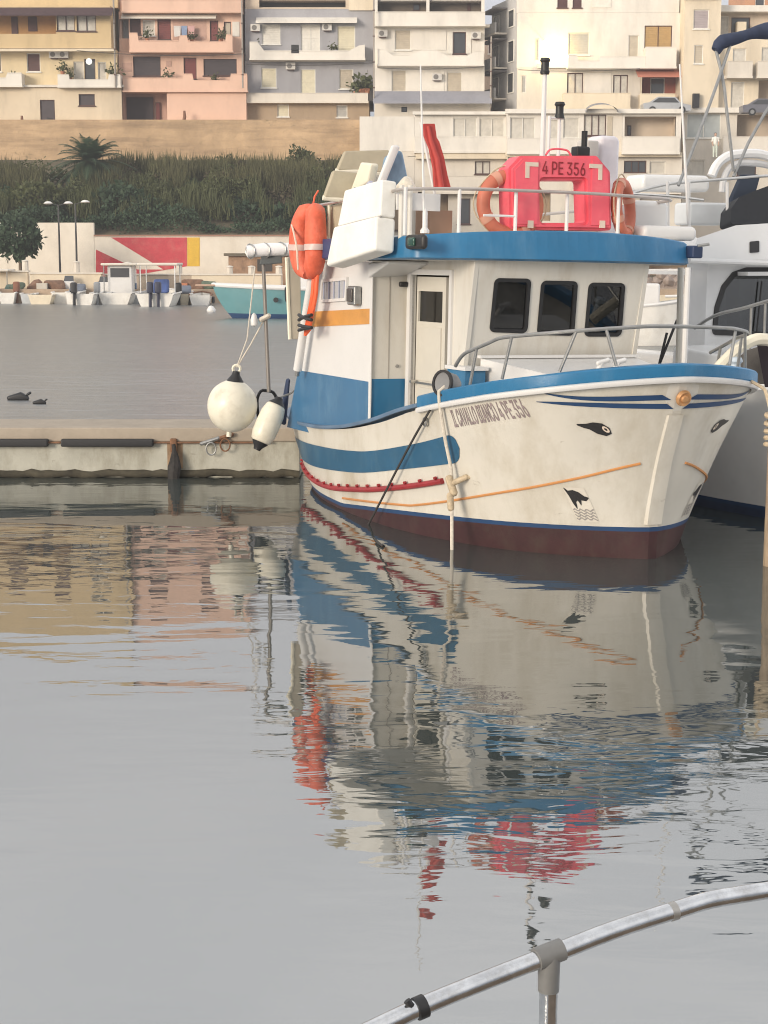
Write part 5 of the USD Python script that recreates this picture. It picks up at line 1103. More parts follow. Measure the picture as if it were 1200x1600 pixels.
    def panel(s, u0, v0, u1, v1, mat, proj=.04, dy=0.0, name='wall_panel'): return s.band(u0, v0, u1, v1, mat, proj, dy, name)
    def ac(s, u, v, dy=0.0, w=.85):
        p = at_y(u, v, s.Y - dy - .4); k = part(s.t, 'air_conditioner', rbox(p[0] - w / 2, p[0] + w / 2, s.Y - dy - .42, s.Y - dy - .06, p[2] - .3, p[2] + .3, .03, 6), ac_m)
        part(k, 'fan_grille', rod((p[0] - .1, s.Y - dy - .422, p[2]), (p[0] - .1, s.Y - dy - .445, p[2]), .22, n=14), ac_d)
        part(k, 'bracket', box(p[0] - .3, p[0] + .3, s.Y - dy - .36, s.Y - dy - .003, p[2] - .36, p[2] - .305), fr_b, smooth=False); return s
    def build(s, roof=None):
        for (x0, x1, z0, z1), mat, dy in s.zones:
            f = sbox(x0, z0, x1, z1); body = f
            for (a, b, c, d), dep, hd in s.open:
                if abs(hd - dy) < .01: f = f.difference(sbox(a, c, b, d))
            deep = max([dep for (a, b, c, d), dep, hd in s.open if abs(hd - dy) < .01 and sbox(a, c, b, d).intersects(body)] + [.35])
            ms = [s.P.slab(f, dy - .30, dy), s.P.slab(framed(x0, x1, z0, z1, .2), dy - deep - .15, dy - .302), box(x0, x1, s.Y - dy + deep + .152, s.Y + s.depth, z0, z1)]
            part(s.t, 'wall', ms, mat, smooth=False)
        return s
# the yellow house
h = House('yellow_house', 'yellow apartment house with a dark brown awning and white terrace walls', 150.0, 80, 193)
h.zone(-150, -118, 183, -62, yel); h.zone(-150, -61.8, 183, 12, yel); h.zone(-150, 12.2, 177, 78, yel, 1.3); h.zone(-150, 78.2, 183, 134, pale_yel); h.zone(-150, 134.2, 192, 200, sand, .6)
h.recess(-150, 24, 92, 56, ochre, 1.5, 1.3); h.awning(-150, 10, 176, 26, M('awning_brown', (.055, .03, .035), .8, var=.2), 1.2, 1.3)
h.shut(-20, -40, 10, -10, leafm=sh_br, frame=fr_b).shut(60, -40, 84, -6, leafm=sh_br, frame=fr_b).win(120, -40, 150, -12, split=2)
h.inset('win', 44, 26, 58, 49, 1.5, sh_br, dy=1.3).inset('door', 18, 26, 28, 55, 1.5, sh_br, dy=1.3)
h.win(93, 27, 121, 51, fr_b, lace, 1.3, split=2).win(124, 27, 154, 52, fr_b, lace, 1.3, split=2)
h.band(-150, 76, 178, 80, crm, .2, 1.3)
h.shut(42, 83, 63, 112, fr_w, sh_br).shut(-20, 83, 2, 112, fr_w, sh_br).ac(84, 85).ac(99, 85)
h.win(115, 96, 131, 125, fr_w, lace).win(153, 97, 166, 125, fr_w, lace).door(132, 92, 149, 127, fr_b, gl_)
h.balcony(-150, 122, 34, 133, wht, 1.3, 0, [(0, 1), (.86, 1), (.88, 1.7), (1, 1.7)]).balcony(90, 117, 188, 134, wht, 1.3, 0, [(0, 1), (.18, 1), (.19, .55), (.8, .55), (.82, 1), (1, 1)])
h.band(-150, 132.5, 193, 136, wht2, .25, .6)
h.door(65, 157, 88, 199, fr_b, sh_dk, .6, sill=False).win(125, 148, 150, 166, fr_b, sh_dk, .6)
h.build()
def pot_plant(h, u, v, dy, s, seed):
    p = at_y(u, v, h.Y - dy); r = np.random.default_rng(seed); k = part(h.t, 'flower_pot', lathe([(0, 0), (.16 * s, 0), (.22 * s, .3 * s), (0, .3 * s)], 10, (0, 0, 1), p), terra_pot)
    part(k, 'plant', leaves(p + np.array([0, 0, .35 * s]) + np.abs(r.normal(0, .22 * s, (70, 3))) * np.array([1, 1, 1.6]) * np.where(r.uniform(size=(70, 3)) < .5, [-1, -1, 1], 1), .2 * s, r), leaf, smooth=False, kind='stuff')
terra_pot = M('terracotta_pot', (.36, .15, .08), .8)
for i, (u, v, s) in enumerate(((20, 131, .9), (98, 117, 1.0), (110, 125, .8), (176, 124, 1.1))): pot_plant(h, u, v, .7, s, i)
p = at_y(139, 96, 148.8)
t = thing('wall_lamp', 'lit white globe lamp beside the arched door of the yellow house', 'lamp', p)
part(t, 'globe', lathe([(0, -.28), (.2, -.2), (.28, 0), (.2, .2), (0, .28)], 14, (0, 0, 1), p), lamp_mat('globe_light', (1.0, .95, .82), 1.3), smooth=60)
part(t, 'bracket', rod(p + np.array([0, .1, .25]), (p[0], 149.9, p[2] + .3), .04), fr_b)
# the pink house
h = House('pink_house', 'pink apartment house with brown shutters and a shaded garage opening', 150.6, 290, 190)
h.zone(186, -112, 378, -58, pink); h.zone(186, -57.8, 378, 18, pink); h.zone(186, 18.2, 378, 81, pink); h.zone(186, 81.2, 380, 140, pink); h.zone(190, 140.2, 386, 196, pink, .9)
h.shut(215, -45, 245, -8, leafm=sh_br, frame=fr_b).shut(300, -45, 330, -8, leafm=sh_br, frame=fr_b)
h.balcony(190, 0, 378, 17, pink, 1.0).awning(190, 19, 338, 30, wht2, .8)
h.recess(186.5, 30, 201, 60, gshade, 1.2)
h.shut(203, 29, 220, 54, fr_b, sh_br).win(223, 31, 242, 56, fr_w, lace).shut(246, 30, 267, 62, fr_b, dr_red).panel(270, 32, 322, 62, pinkd, .03).shut(328, 32, 341, 64, fr_b, dr_red).win(350, 34, 361, 56, fr_b, sh_be).panel(363, 34, 374, 57, wht, .06, name='sign_board')
h.balcony(202, 52, 363, 79, pink, 1.3, 0, [(0, 1), (.08, 1), (.09, .55), (.48, .55), (.49, .85), (.56, .85), (.57, .5), (.93, .5), (.94, .9), (1, .9)])
h.shut(208, 88, 251, 119, fr_b, sh_dk).shut(287, 90, 307, 124, fr_b, dr_red).shut(318, 92, 370, 118, fr_b, sh_dk).panel(259, 95, 268, 104, pinkd, .04, name='plaque').panel(191, 98, 206, 112, pinkd, .03)
h.balcony(192, 116, 386, 141, pink, 1.0, .2, [(0, .75), (.48, .75), (.49, 1), (.56, 1), (.57, .6), (.86, .6), (.87, 1), (1, 1)])
h.recess(194, 145, 263, 193, pinkd, 2.5, .9, 'garage').inset('win', 196, 152, 240, 192, 2.4, sh_dk, dy=.9).inset('door', 243, 160, 251, 192, 2.4, dr_red, dy=.9)
h.build()
for i, (u, v, s) in enumerate(((230, 65, .9), (300, 66, .8), (345, 66, 1.0), (262, 128, .9), (335, 131, .8))): pot_plant(h, u, v, .7, s, 10 + i)
for i, (u, w_, c_) in enumerate(((277, .6, (.55, .53, .50)), (288, .5, (.20, .26, .38)), (299, .55, (.50, .30, .28)))):
    p = at_y(u, 48, h.Y - .5); part(h.t, 'laundry', hullpts([p + np.array([-w_ / 2, 0, .4]), p + np.array([w_ / 2, 0, .4]), p + np.array([-w_ / 2 + .04, .03, -.5]), p + np.array([w_ / 2 - .05, -.03, -.45])], .015, 6), M('laundry_%d' % i, c_, .9))
for u, v0, v1 in ((184.5, -60, 140), (381.5, -60, 140), (584.3, -40, 160), (765, 60, 170), (1063.5, 20, 172)):
    a, b = at_y(u, v1, 150.0), at_y(u, v0, 150.0)
    t_ = thing('drain_pipe', {184.5: 'drain pipe between the yellow and the pink house', 381.5: 'drain pipe between the pink and the grey house', 584.3: 'drain pipe between the grey and the narrow white house', 765: 'drain pipe on the far edge of the narrow white house', 1063.5: 'drain pipe between the large white block and the cream block'}[u], 'pipe', (a[0], 148.6, a[2]))
    part(t_, 'pipe', rod((a[0], 148.6, a[2]), (a[0], 148.6, b[2]), .07, n=8), M('pipe_grey', (.27, .24, .21), .6))
    for q in np.linspace(.1, .9, 5): part(t_, 'clip', box(a[0] - .1, a[0] + .1, 148.5, 148.75, a[2] + (b[2] - a[2]) * q, a[2] + (b[2] - a[2]) * q + .08), fr_b, smooth=False)
for i, (u0, v0, u1, v1, sg, lb) in enumerate(((120, 79, 384, 84, 5, 'thin dark cable sagging across the pink house front'), (384, 100, 585, 98, 3, 'thin dark cable along the grey house front'), (590, 106, 757, 104, 3, 'thin dark cable along the narrow white house front'), (810, 109, 1000, 107, 3, 'thin dark cable along the large white block'))):
    P_ = [at_y(u0 + (u1 - u0) * q, v0 + (v1 - v0) * q + sg * 4 * q * (1 - q), 148.2) for q in np.linspace(0, 1, 13)]
    single('cable', tube(P_, .028, 5), M('cable_dark', (.06, .055, .05), .7), lb, 'cable')
# the grey house
h = House('grey_house', 'grey apartment house with a white curved balcony and cream shutters', 151.5, 480, 186)
h.zone(383, -60, 583, -4, grey); h.zone(383, -3.8, 583, 14, beige); h.zone(383, 14.2, 583, 95, grey); h.zone(383, 95.2, 583, 158, grey); h.zone(385, 158.2, 577, 192, brownw, .5)
h.recess(405, -4, 540, 12, dark_inside, 1.6).band(545, -2, 584, 16, crm, .2, name='parapet')
h.awning(400, 26, 558, 37, wht, .9).ac(399, 43).ac(511, 42).shut(409, 38, 438, 69, fr_w, sh_wt).door(470, 38, 500, 82, fr_w, sh_wt, split=2).shut(527, 40, 555, 82, fr_w, sh_cr)
h.balcony(390, 66, 570, 91, wht, 1.3, 0, [(0, 1), (.07, 1), (.13, .45), (.86, .45), (.95, .8), (1, .85)]).panel(455, 70, 467, 83, black_paint, .03, 1.3, name='vent')
h.ac(454, 103).shut(408, 106, 432, 137, fr_w, sh_cr).door(470, 108, 493, 149, fr_w, sh_cr).shut(530, 108, 552, 139, fr_w, sh_be)
h.balcony(384, 146, 575, 158, wht2, 1.3).shut(434, 164, 452, 183, fr_w, sh_cr, .5).shut(526, 165, 543, 184, fr_w, sh_gr, .5)
h.build()
for i, (u, v, s) in enumerate(((557, 150, 1.3), (566, 148, 1.6), (573, 146, 1.4), (400, 82, .8), (520, 84, .8))): pot_plant(h, u, v, .8, s, 20 + i)
# the narrow white house
h = House('narrow_white_house', 'narrow white apartment house with a wavy balcony wall and grey flat ledge', 150.2, 670, 186)
h.zone(585, -45, 757, -3, wht); h.zone(585, -2.8, 757, 40, wht); h.zone(585, 40.2, 757, 102, wht); h.zone(585, 102.2, 757, 146, wht); h.zone(585, 146.2, 765, 250, wht2, .6)
h.recess(590, -2, 666, 18, room, 1.6).recess(671, -2, 752, 18, room, 1.6).inset('win', 645, 6, 656, 17, 1.6, gl_).inset('door', 730, 2, 736, 18, 1.6, sh_br)
h.balcony(587, 19, 758, 38, wht, 1.0).band(585, 38, 765, 42, wht2, .5)
h.ac(598, 52).shut(617, 46, 642, 78, fr_w, sh_be).panel(645, 46, 697, 78, wht, .06).win(708, 50, 728, 84, fr_b, gl_).panel(700, 50, 707, 84, sh_wt, .07, name='open_shutter').panel(729, 50, 736, 84, sh_wt, .07, name='open_shutter').ac(744, 55)
h.balcony(590, 77, 756, 100, wht, 1.2, 0, [(0, 1), (.06, 1), (.14, .6), (.3, .6), (.42, .95), (.55, .95), (.66, .55), (.84, .55), (.92, .85), (1, .85)])
h.shut(612, 109, 635, 143, fr_w, sh_be).ac(683, 120).shut(698, 112, 722, 145, fr_w, sh_be).panel(637, 108, 694, 143, wht, .05)
h.awning(583, 141, 768, 163, slate, 1.6, .6, 'ledge_roof').win(627, 168, 636, 176, black_paint, gl_, .6, sill=False)
h.build()
# terraces below
h = House('terrace_house', 'low white terrace block below the narrow house with paired sliding windows', 143.0, 670, 300, 6)
h.zone(562, 182, 648, 236, wht); h.zone(562, 236.2, 648, 380, wht2); h.zone(648.3, 176, 792, 238, wht); h.zone(648.3, 238.2, 792, 380, wht2)
h.win(708, 184, 745, 214, fr_w, lace, split=2).win(749, 184, 788, 214, fr_w, lace, split=2).win(637, 244, 660, 246, fr_w, lace, sill=False)
h.band(645, 174, 795, 179, wht, .5).band(650, 238, 795, 248, crm, .7).win(742, 252, 766, 272, fr_b, lace, split=2).balcony(648, 214, 792, 236, wht, .8).shut(610, 300, 640, 360, fr_b, brownw).recess(650, 300, 700, 350, brownw, 1.2)
h.balcony(660, 276, 795, 300, wht2, 1.0).win(715, 310, 735, 350, fr_b, gl_)
h.build()
# the big white apartment block
h = House('white_apartment_block', 'large white apartment block with a golden brown shutter and a red awning', 150.0, 920, 240, 14)
h.zone(808, -40, 1062, 20, wht); h.zone(808, 20.2, 1062, 106, wht); h.zone(808, 106.2, 1000, 172, wht2); h.zone(1000.3, 106.2, 1066, 176, crm)
h.shut(871, -14, 887, 12, fr_b, sh_br).shut(895, -14, 909, 12, fr_b, sh_br).panel(925, -20, 955, 12, sh_wt, .05)
h.shut(888, 51, 921, 86, fr_w, sh_gr).door(982, 55, 998, 92, fr_w, sh_be).shut(1007, 40, 1050, 78, fr_b, sh_go, split=2)
h.balcony(888, 79, 1008, 104, wht, 1.2, 0, [(0, .7), (.12, .7), (.13, .35), (.4, .35), (.41, .6), (1, .6)]).balcony(1008.5, 74, 1057, 104, wht, 1.3)
h.win(886, 114, 911, 146, fr_b, lace, split=2).panel(913, 114, 955, 146, wht, .05).win(958, 117, 981, 147, fr_b, lace, split=2)
h.recess(1003, 118, 1063, 152, redbr, 1.5).inset('win', 1016, 122, 1038, 148, 1.5, gl_, fr_w).awning(995, 107, 1066, 122, M('awning_red', (.40, .15, .10), .8), 1.5)
h.balcony(1000, 147, 1055, 172, crm, 1.0).balcony(880, 146, 985, 168, crm, 1.0).band(840, 100, 1000, 106, wht2, .3)
h.band(805, 172, 1066, 180, wht2, .3)
h.shut(815, 118, 822, 145, fr_w, sh_gr, sill=False).shut(836, 60, 842, 95, fr_w, sh_gr, sill=False)
h.build()
# the shaded side wing with bay balconies, turned away from the harbour
x0 = at_y(768, 80, 157)[0]; x1 = at_y(808, 80, 150.3)[0]
t = thing('side_wing', 'grey shaded side wing with stacked bay balconies beside the large white block', 'building', (x0, 156, zb))
WP = Plane((x0, 157, 0), (x1 - x0, 150.3 - 157, 0), (0, 0, 1)); wl_ = math.hypot(x1 - x0, 6.7)
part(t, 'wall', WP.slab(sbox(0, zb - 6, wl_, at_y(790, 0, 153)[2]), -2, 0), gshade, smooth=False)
for v0, v1 in ((18, 46), (66, 100), (116, 148)):
    z0, z1 = at_y(788, v1, 153)[2], at_y(788, v0, 153)[2]
    for a, b in ((.6, 2.2), (4.6, 6.2)):
        k = part(t, 'window', WP.slab(framed(a, b, z0, z1, .08), .003, .08), fr_w, smooth=False); part(k, 'pane', WP.slab(sbox(a + .08, z0 + .08, b - .08, z1 - .08), .004, .03), gl_, smooth=False)
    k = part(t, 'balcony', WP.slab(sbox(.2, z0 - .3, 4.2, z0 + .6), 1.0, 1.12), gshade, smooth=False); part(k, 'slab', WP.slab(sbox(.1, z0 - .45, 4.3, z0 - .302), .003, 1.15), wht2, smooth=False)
    part(t, 'bay_roof', WP.slab(sbox(.1, z1 + .2, 4.3, z1 + .32), .003, 1.2), M('bay_dark', (.16, .15, .15), .8), smooth=False)
# row of terraces in front of the block
h = House('terrace_row', 'long row of white terraces with an arched grey awning below the large block', 141.0, 920, 320, 7)
h.zone(793, 174, 912, 238, wht); h.zone(912.3, 174, 972, 238, wht2); h.zone(972.3, 174, 1064, 238, wht); h.zone(793, 238.2, 1064, 400, wht2)
h.win(797, 183, 836, 218, fr_w, lace, split=2).win(858, 186, 872, 217, fr_w, lace).win(880, 184, 905, 216, fr_w, lace).win(912.8, 179, 947, 212, fr_b, lace, split=3).panel(949, 182, 957, 212, sh_be, .05, name='open_shutter').recess(976, 182, 1056, 214, beige, 1.6).inset('win', 980, 196, 986, 212, 1.6, gl_)
h.band(790, 170, 1066, 177, wht, .5).balcony(793, 217, 912, 238, wht, .9).balcony(972.5, 214, 1062, 238, wht, 1.0).band(790, 238, 1066, 245, crm, .6)
h.win(975, 251, 1010, 270, fr_b, gl_, split=3).win(1015, 252, 1040, 275, fr_w, lace).balcony(895, 272, 1064, 300, wht2, .9).win(815, 252, 840, 275, fr_b, gl_, split=2).recess(820, 300, 860, 345, brownw, 1.2).win(1000, 310, 1030, 340, fr_b, lace)
x0, x1, z0, z1 = h.R(915, 160, 965, 174, .8); xm_ = (x0 + x1) / 2
a_ = np.linspace(0, math.pi, 13); arc = [((x1 - x0) / 2 * math.cos(q), .75 * math.sin(q)) for q in a_]
G = np.stack([np.array([(xm_ + a, h.Y - .003, z0 + b) for a, b in arc]), np.array([(xm_ + a * 1.0, h.Y - 1.4, z0 + b * .8 - .1) for a, b in arc])], 0)
part(h.t, 'arched_awning', loft(G), M('awning_grey', (.22, .22, .23), .8), smooth=False)
h.build()
# the cream block at the edge
h = House('cream_block', 'cream stepped apartment block with a tower bay and glazed balconies', 148.5, 1130, 260, 14)
h.zone(1066, -8, 1122, 172, crm, .8); h.zone(1122.3, 58, 1330, 172, crm); h.zone(1122.3, 10, 1330, 57.8, beige, -2.0); h.zone(1064.5, 172.2, 1330, 400, wht2, .4)
h.shut(1081, 17, 1105, 47, fr_w, M('shutter_mauve', (.36, .31, .31), .6), .8).shut(1082, 72, 1096, 101, fr_w, sh_be, .8)
h.band(1066, -10, 1124, -3, wht2, .4, .8).band(1120, 8, 1330, 18, wht, 1.2, -2.0, 'flat_roof').win(1124, 20, 1146, 50, fr_w, lace, -2.0).win(1150, 22, 1180, 48, fr_b, gl_, -2.0).panel(1152, 34, 1166, 56, crm, .8, -2.0, 'chimney')
h.win(1145, 76, 1166, 106, fr_w, lace).win(1190, 74, 1215, 106, fr_w, lace).balcony(1137, 96, 1176, 119, wht2, 1.2).balcony(1184, 96, 1240, 119, wht2, 1.2)
h.win(1142, 128, 1163, 170, fr_w, lace).recess(1185, 126, 1240, 168, beige, 1.5).band(1122, 118, 1330, 123, wht2, .3).band(1064, 168, 1330, 176, wht, .5, .4)
h.win(1072, 178, 1125, 216, fr_w, M('pale_glass', (.42, .45, .44), .15), .4, split=2).recess(1150, 180, 1240, 215, beige, 1.6, .4).balcony(1130, 214, 1260, 238, wht, .9, .4).win(1070, 250, 1100, 275, fr_w, lace, .4).win(1150, 250, 1180, 275, fr_b, gl_, .4)
h.panel(1083, 146, 1093, 168, black_paint, .5, .8, 'dark_box')
h.build()
h = House('orange_house', 'orange plastered house rising behind the cream block', 168.0, 1190, 60, 8); h.zone(1163, -30, 1330, 90, terra); h.win(1180, -5, 1195, 20, fr_w, gl_); h.build()
h = House('back_house', 'peach coloured house glimpsed between the narrow house and the shaded wing', 172.0, 770, 200, 8); h.zone(757, 52, 800, 240, cm('plaster_peach', (.52, .40, .31))); h.shut(763, 64, 768, 84, fr_w, sh_br); h.shut(763, 98, 768, 116, fr_w, sh_br); h.build()
# wall lamp lighting the plaster above the masthead lamp
p = at_y(853, 66, 148.6)
t = thing('facade_lamp', 'bright warm lamp on the white facade above the masthead lamp', 'lamp', p)
part(t, 'bulb', lathe([(0, -.22), (.18, -.14), (.22, .1), (0, .24)], 12, (0, 0, 1), p), lamp_mat('bulb_light', (1.0, .80, .40), 14.0), smooth=60)
part(t, 'arm', rod(p + np.array([0, .1, .2]), (p[0], 149.9, p[2] + .3), .05), fr_b)
lq = UsdLux.SphereLight.Define(stage, t + '/light'); lq.CreateRadiusAttr(.15); lq.CreateIntensityAttr(1.0); lq.CreateNormalizeAttr(True); lq.CreateColorAttr(Gf.Vec3f(1, .70, .22)); lq.AddTranslateOp().Set(Gf.Vec3d(.9, .25, -.7)); lq.CreateExposureAttr(7.0)
# parked cars on the upper street, the person on the terrace, posts on the soil
def car(u, v, Y, label, mat, k=1.0):
    c = at_y(u, v, Y); prof = [(-2.0, 0), (2.0, 0), (2.05, .45), (1.2, .62), (.7, 1.12), (-.8, 1.15), (-1.5, .70), (-2.05, .60)]
    t = thing('parked_car', label, 'car', c); P = Plane((c[0], c[1] - .8, c[2]), (1, 0, 0), (0, 0, 1))
    part(t, 'body', P.slab(Polygon(prof).buffer(-.05).buffer(.05), -1.6, 0), mat, smooth=False)
    part(t, 'side_window', P.slab(Polygon([(-1.3, .68), (1.0, .66), (.62, 1.04), (-.74, 1.06)]), .002, .02), gl_, smooth=False)
    for x in (-1.25, 1.25):
        w_ = part(t, 'wheel', rod((c[0] + x, c[1] - .84, c[2] + .05), (c[0] + x, c[1] - .64, c[2] + .05), .31, n=16), black_rubber); part(w_, 'rim', rod((c[0] + x, c[1] - .86, c[2] + .05), (c[0] + x, c[1] - .845, c[2] + .05), .18, n=12), grey_steel)
car(1040, 174, 146.0, 'silver parked car roof showing above the terrace below the red awning', M('car_silver', (.42, .43, .44), .3, metal=.4))
car(1195, 177, 145.0, 'dark grey parked car at the edge below the glazed balconies', M('car_grey', (.16, .16, .18), .3, metal=.3))
def person(u, v0, v1, Y, label, top, legs, hair=(.05, .035, .03)):
    b = at_y(u, v1, Y); hgt = at_y(u, v0, Y)[2] - b[2]; s = hgt / 1.75
    t = thing('person', label, 'person', b); J = lambda x, y, z: b + np.array([x, y, z]) * s
    def limb(js, rs):
        sp = manifold3d.Manifold.sphere; out = None
        for (p, q), (r0, r1) in zip(zip(js[:-1], js[1:]), zip(rs[:-1], rs[1:])):
            m = manifold3d.Manifold.batch_hull([sp(r0 * s, 10).translate(list(map(float, p))), sp(r1 * s, 10).translate(list(map(float, q)))]); out = m if out is None else out + m
        return out
    sk = limb([J(0, 0, 1.40), J(0, -.01, 1.52), J(0, -.02, 1.63), J(0, -.02, 1.68)], [.06, .055, .095, .085])
    for x in (-1, 1): sk = sk + limb([J(x * .19, 0, 1.40), J(x * .24, -.02, 1.12), J(x * .2, -.14, .92), J(x * .18, -.18, .84)], [.055, .045, .036, .04])
    part(t, 'body', sk, M('skin', (.42, .26, .18), .6), smooth=60)
    tor = limb([J(0, 0, .98), J(0, 0, 1.2), J(0, 0, 1.40)], [.15, .16, .13]) + limb([J(-.17, 0, 1.38), J(.17, 0, 1.38)], [.085, .085])
    for x in (-1, 1): tor = tor + limb([J(x * .18, 0, 1.39), J(x * .235, -.01, 1.18)], [.075, .065])
    part(t, 'shirt', tor, top, smooth=60)
    lg = None
    for x in (-1, 1):
        m = limb([J(x * .09, 0, .95), J(x * .10, -.02, .50), J(x * .11, .01, .09), J(x * .12, -.10, .05)], [.125, .08, .055, .05]); lg = m if lg is None else lg + m
    part(t, 'trousers', lg, legs, smooth=60)
    part(t, 'hair', limb([J(0, .015, 1.66), J(0, .01, 1.70)], [.098, .092]), M('hair_dark', hair, .8), smooth=60)
person(1117, 208, 246, 139.0, 'person in white clothes standing on the terrace behind the yacht flybridge', M('cloth_white', (.70, .68, .62), .8), M('cloth_pale', (.50, .55, .48), .8))
for u, v0, v1, Y, lb in ((33, 181, 201, 148.2, 'short brown post on the soil before the yellow house'), (287, 173, 191, 148.8, 'short brown post on the soil before the pink house')):
    a, b = at_y(u, v1, Y), at_y(u + 1, v0, Y)
    single('wooden_post', tube([a, (a + b) / 2 + np.array([.06, 0, 0]), b], [.16, .14, .10], 8), M('post_brown', (.20, .10, .06), .9, var=.3), lb, 'post')
bw = at_y(78, 196, 148.5); single('dark_bin', hullpts([bw + np.array([-.25, 0, 0]), bw + np.array([.25, 0, 0]), bw + np.array([-.22, 0, .6]), bw + np.array([.2, 0, .55])], .06, 8), black_rubber, 'dark sack at the foot of the brown door of the yellow house', 'sack')

# ---- the far quay: bollards, low walls, boats
for i, (u, v0, v1, Y) in enumerate(((40, 408, 432, 117), (120, 410, 426, 119), (200, 411, 426, 119), (280, 414, 438, 117.5), (359, 417, 437, 117.5), (393, 417, 440, 117.5), (436, 417, 440, 117.5), (175, 418, 430, 118))):
    a, b = at_y(u, v1, Y), at_y(u, v0, Y)
    lb = ['stone quay post beside the small dark tree', 'stone quay post below the slim street lamp', 'stone quay post before the white diagonal stripe', 'taller pale quay post before the yellow painted panel', 'pale quay post before the small stone hut', 'pale quay post in front of the stone hut wall', 'white quay post nearest the beige curtain', 'short quay post before the red painted panel'][i]
    t = thing('quay_post', lb, 'post', (a[0], Y, zq), 'stone posts along the far quay')
    part(t, 'shaft', tube([(a[0], Y, zq), (a[0], Y, b[2])], [.26, .22], 8), wht2); part(t, 'cap', lathe([(0, .1), (.2, .06), (.28, 0), (0, -.02)], 10, (0, 0, 1), (a[0], Y, b[2])), wht2)
for i, (u0, u1, v0, v1, Y, mt, lb) in enumerate(((48, 160, 428, 446, 115.5, crm, 'low cream wall on the quay behind the flat box boat'), (165, 300, 430, 440, 116.5, beige, 'low beige wall on the quay behind the canopy boat'), (300, 440, 430, 445, 115.5, crm, 'low cream wall on the quay above the teal boat'), (-80, 45, 425, 445, 116, crm, 'low cream wall on the quay by the small dark tree'))):
    x0, x1, z0, z1 = rect_y(u0, v0, u1, v1, Y); t = thing('quay_wall', lb, 'wall', ((x0 + x1) / 2, Y, zq)); part(t, 'masonry', rbox(x0, x1, Y - .3, Y + .3, zq - .05, z1, .05, 6), mt); part(t, 'coping', box(x0 - .05, x1 + .05, Y - .36, Y + .36, z1 + .002, z1 + .1), wht2, smooth=False)
x0, x1, z0, z1 = rect_y(357, 400, 470, 432, 121)
t = thing('stone_hut', 'small rough stone hut with a dark roof behind the quay posts', 'hut', ((x0 + x1) / 2, 121, zq))
part(t, 'wall', box(x0, x1, 121, 124, zq, z1), M('hut_stone', (.30, .19, .12), .95, var=.4, vs=2, bump=.05, bs=3), smooth=False)
part(t, 'roof', box(x0 - .3, x1 + .2, 120.7, 124.2, z1 + .002, z1 + .2), M('hut_roof', (.12, .10, .07), .9), smooth=False)
part(t, 'opening', box(at_y(402, 415, 121)[0], at_y(425, 415, 121)[0], 120.96, 120.998, at_y(410, 424, 121)[2], at_y(410, 405, 121)[2]), dark_inside, smooth=False)
def boat_hull(L_, B, Hh, pt):
    t_ = np.linspace(0, 1, 22); hb = np.interp(t_, [0, .08, .25, .5, 1], [.02, .35, .78, 1, .9]) * B / 2; sh_ = Hh * (1 + .25 * (1 - t_) ** 2)
    rows_ = []
    for k in np.linspace(0, 1, 7): rows_.append(np.stack([L_ * (.5 - t_) + .35 * k * (1 - t_), -hb * (.62 + .38 * k ** .6), -.15 + (sh_ + .15) * k], -1))
    A = np.stack(rows_, 1); Q = A * np.array([1, -1, 1]); return A, cat([loft(A), loft(Q[:, ::-1]), loft(np.stack([A[-1], Q[-1]], 0))])
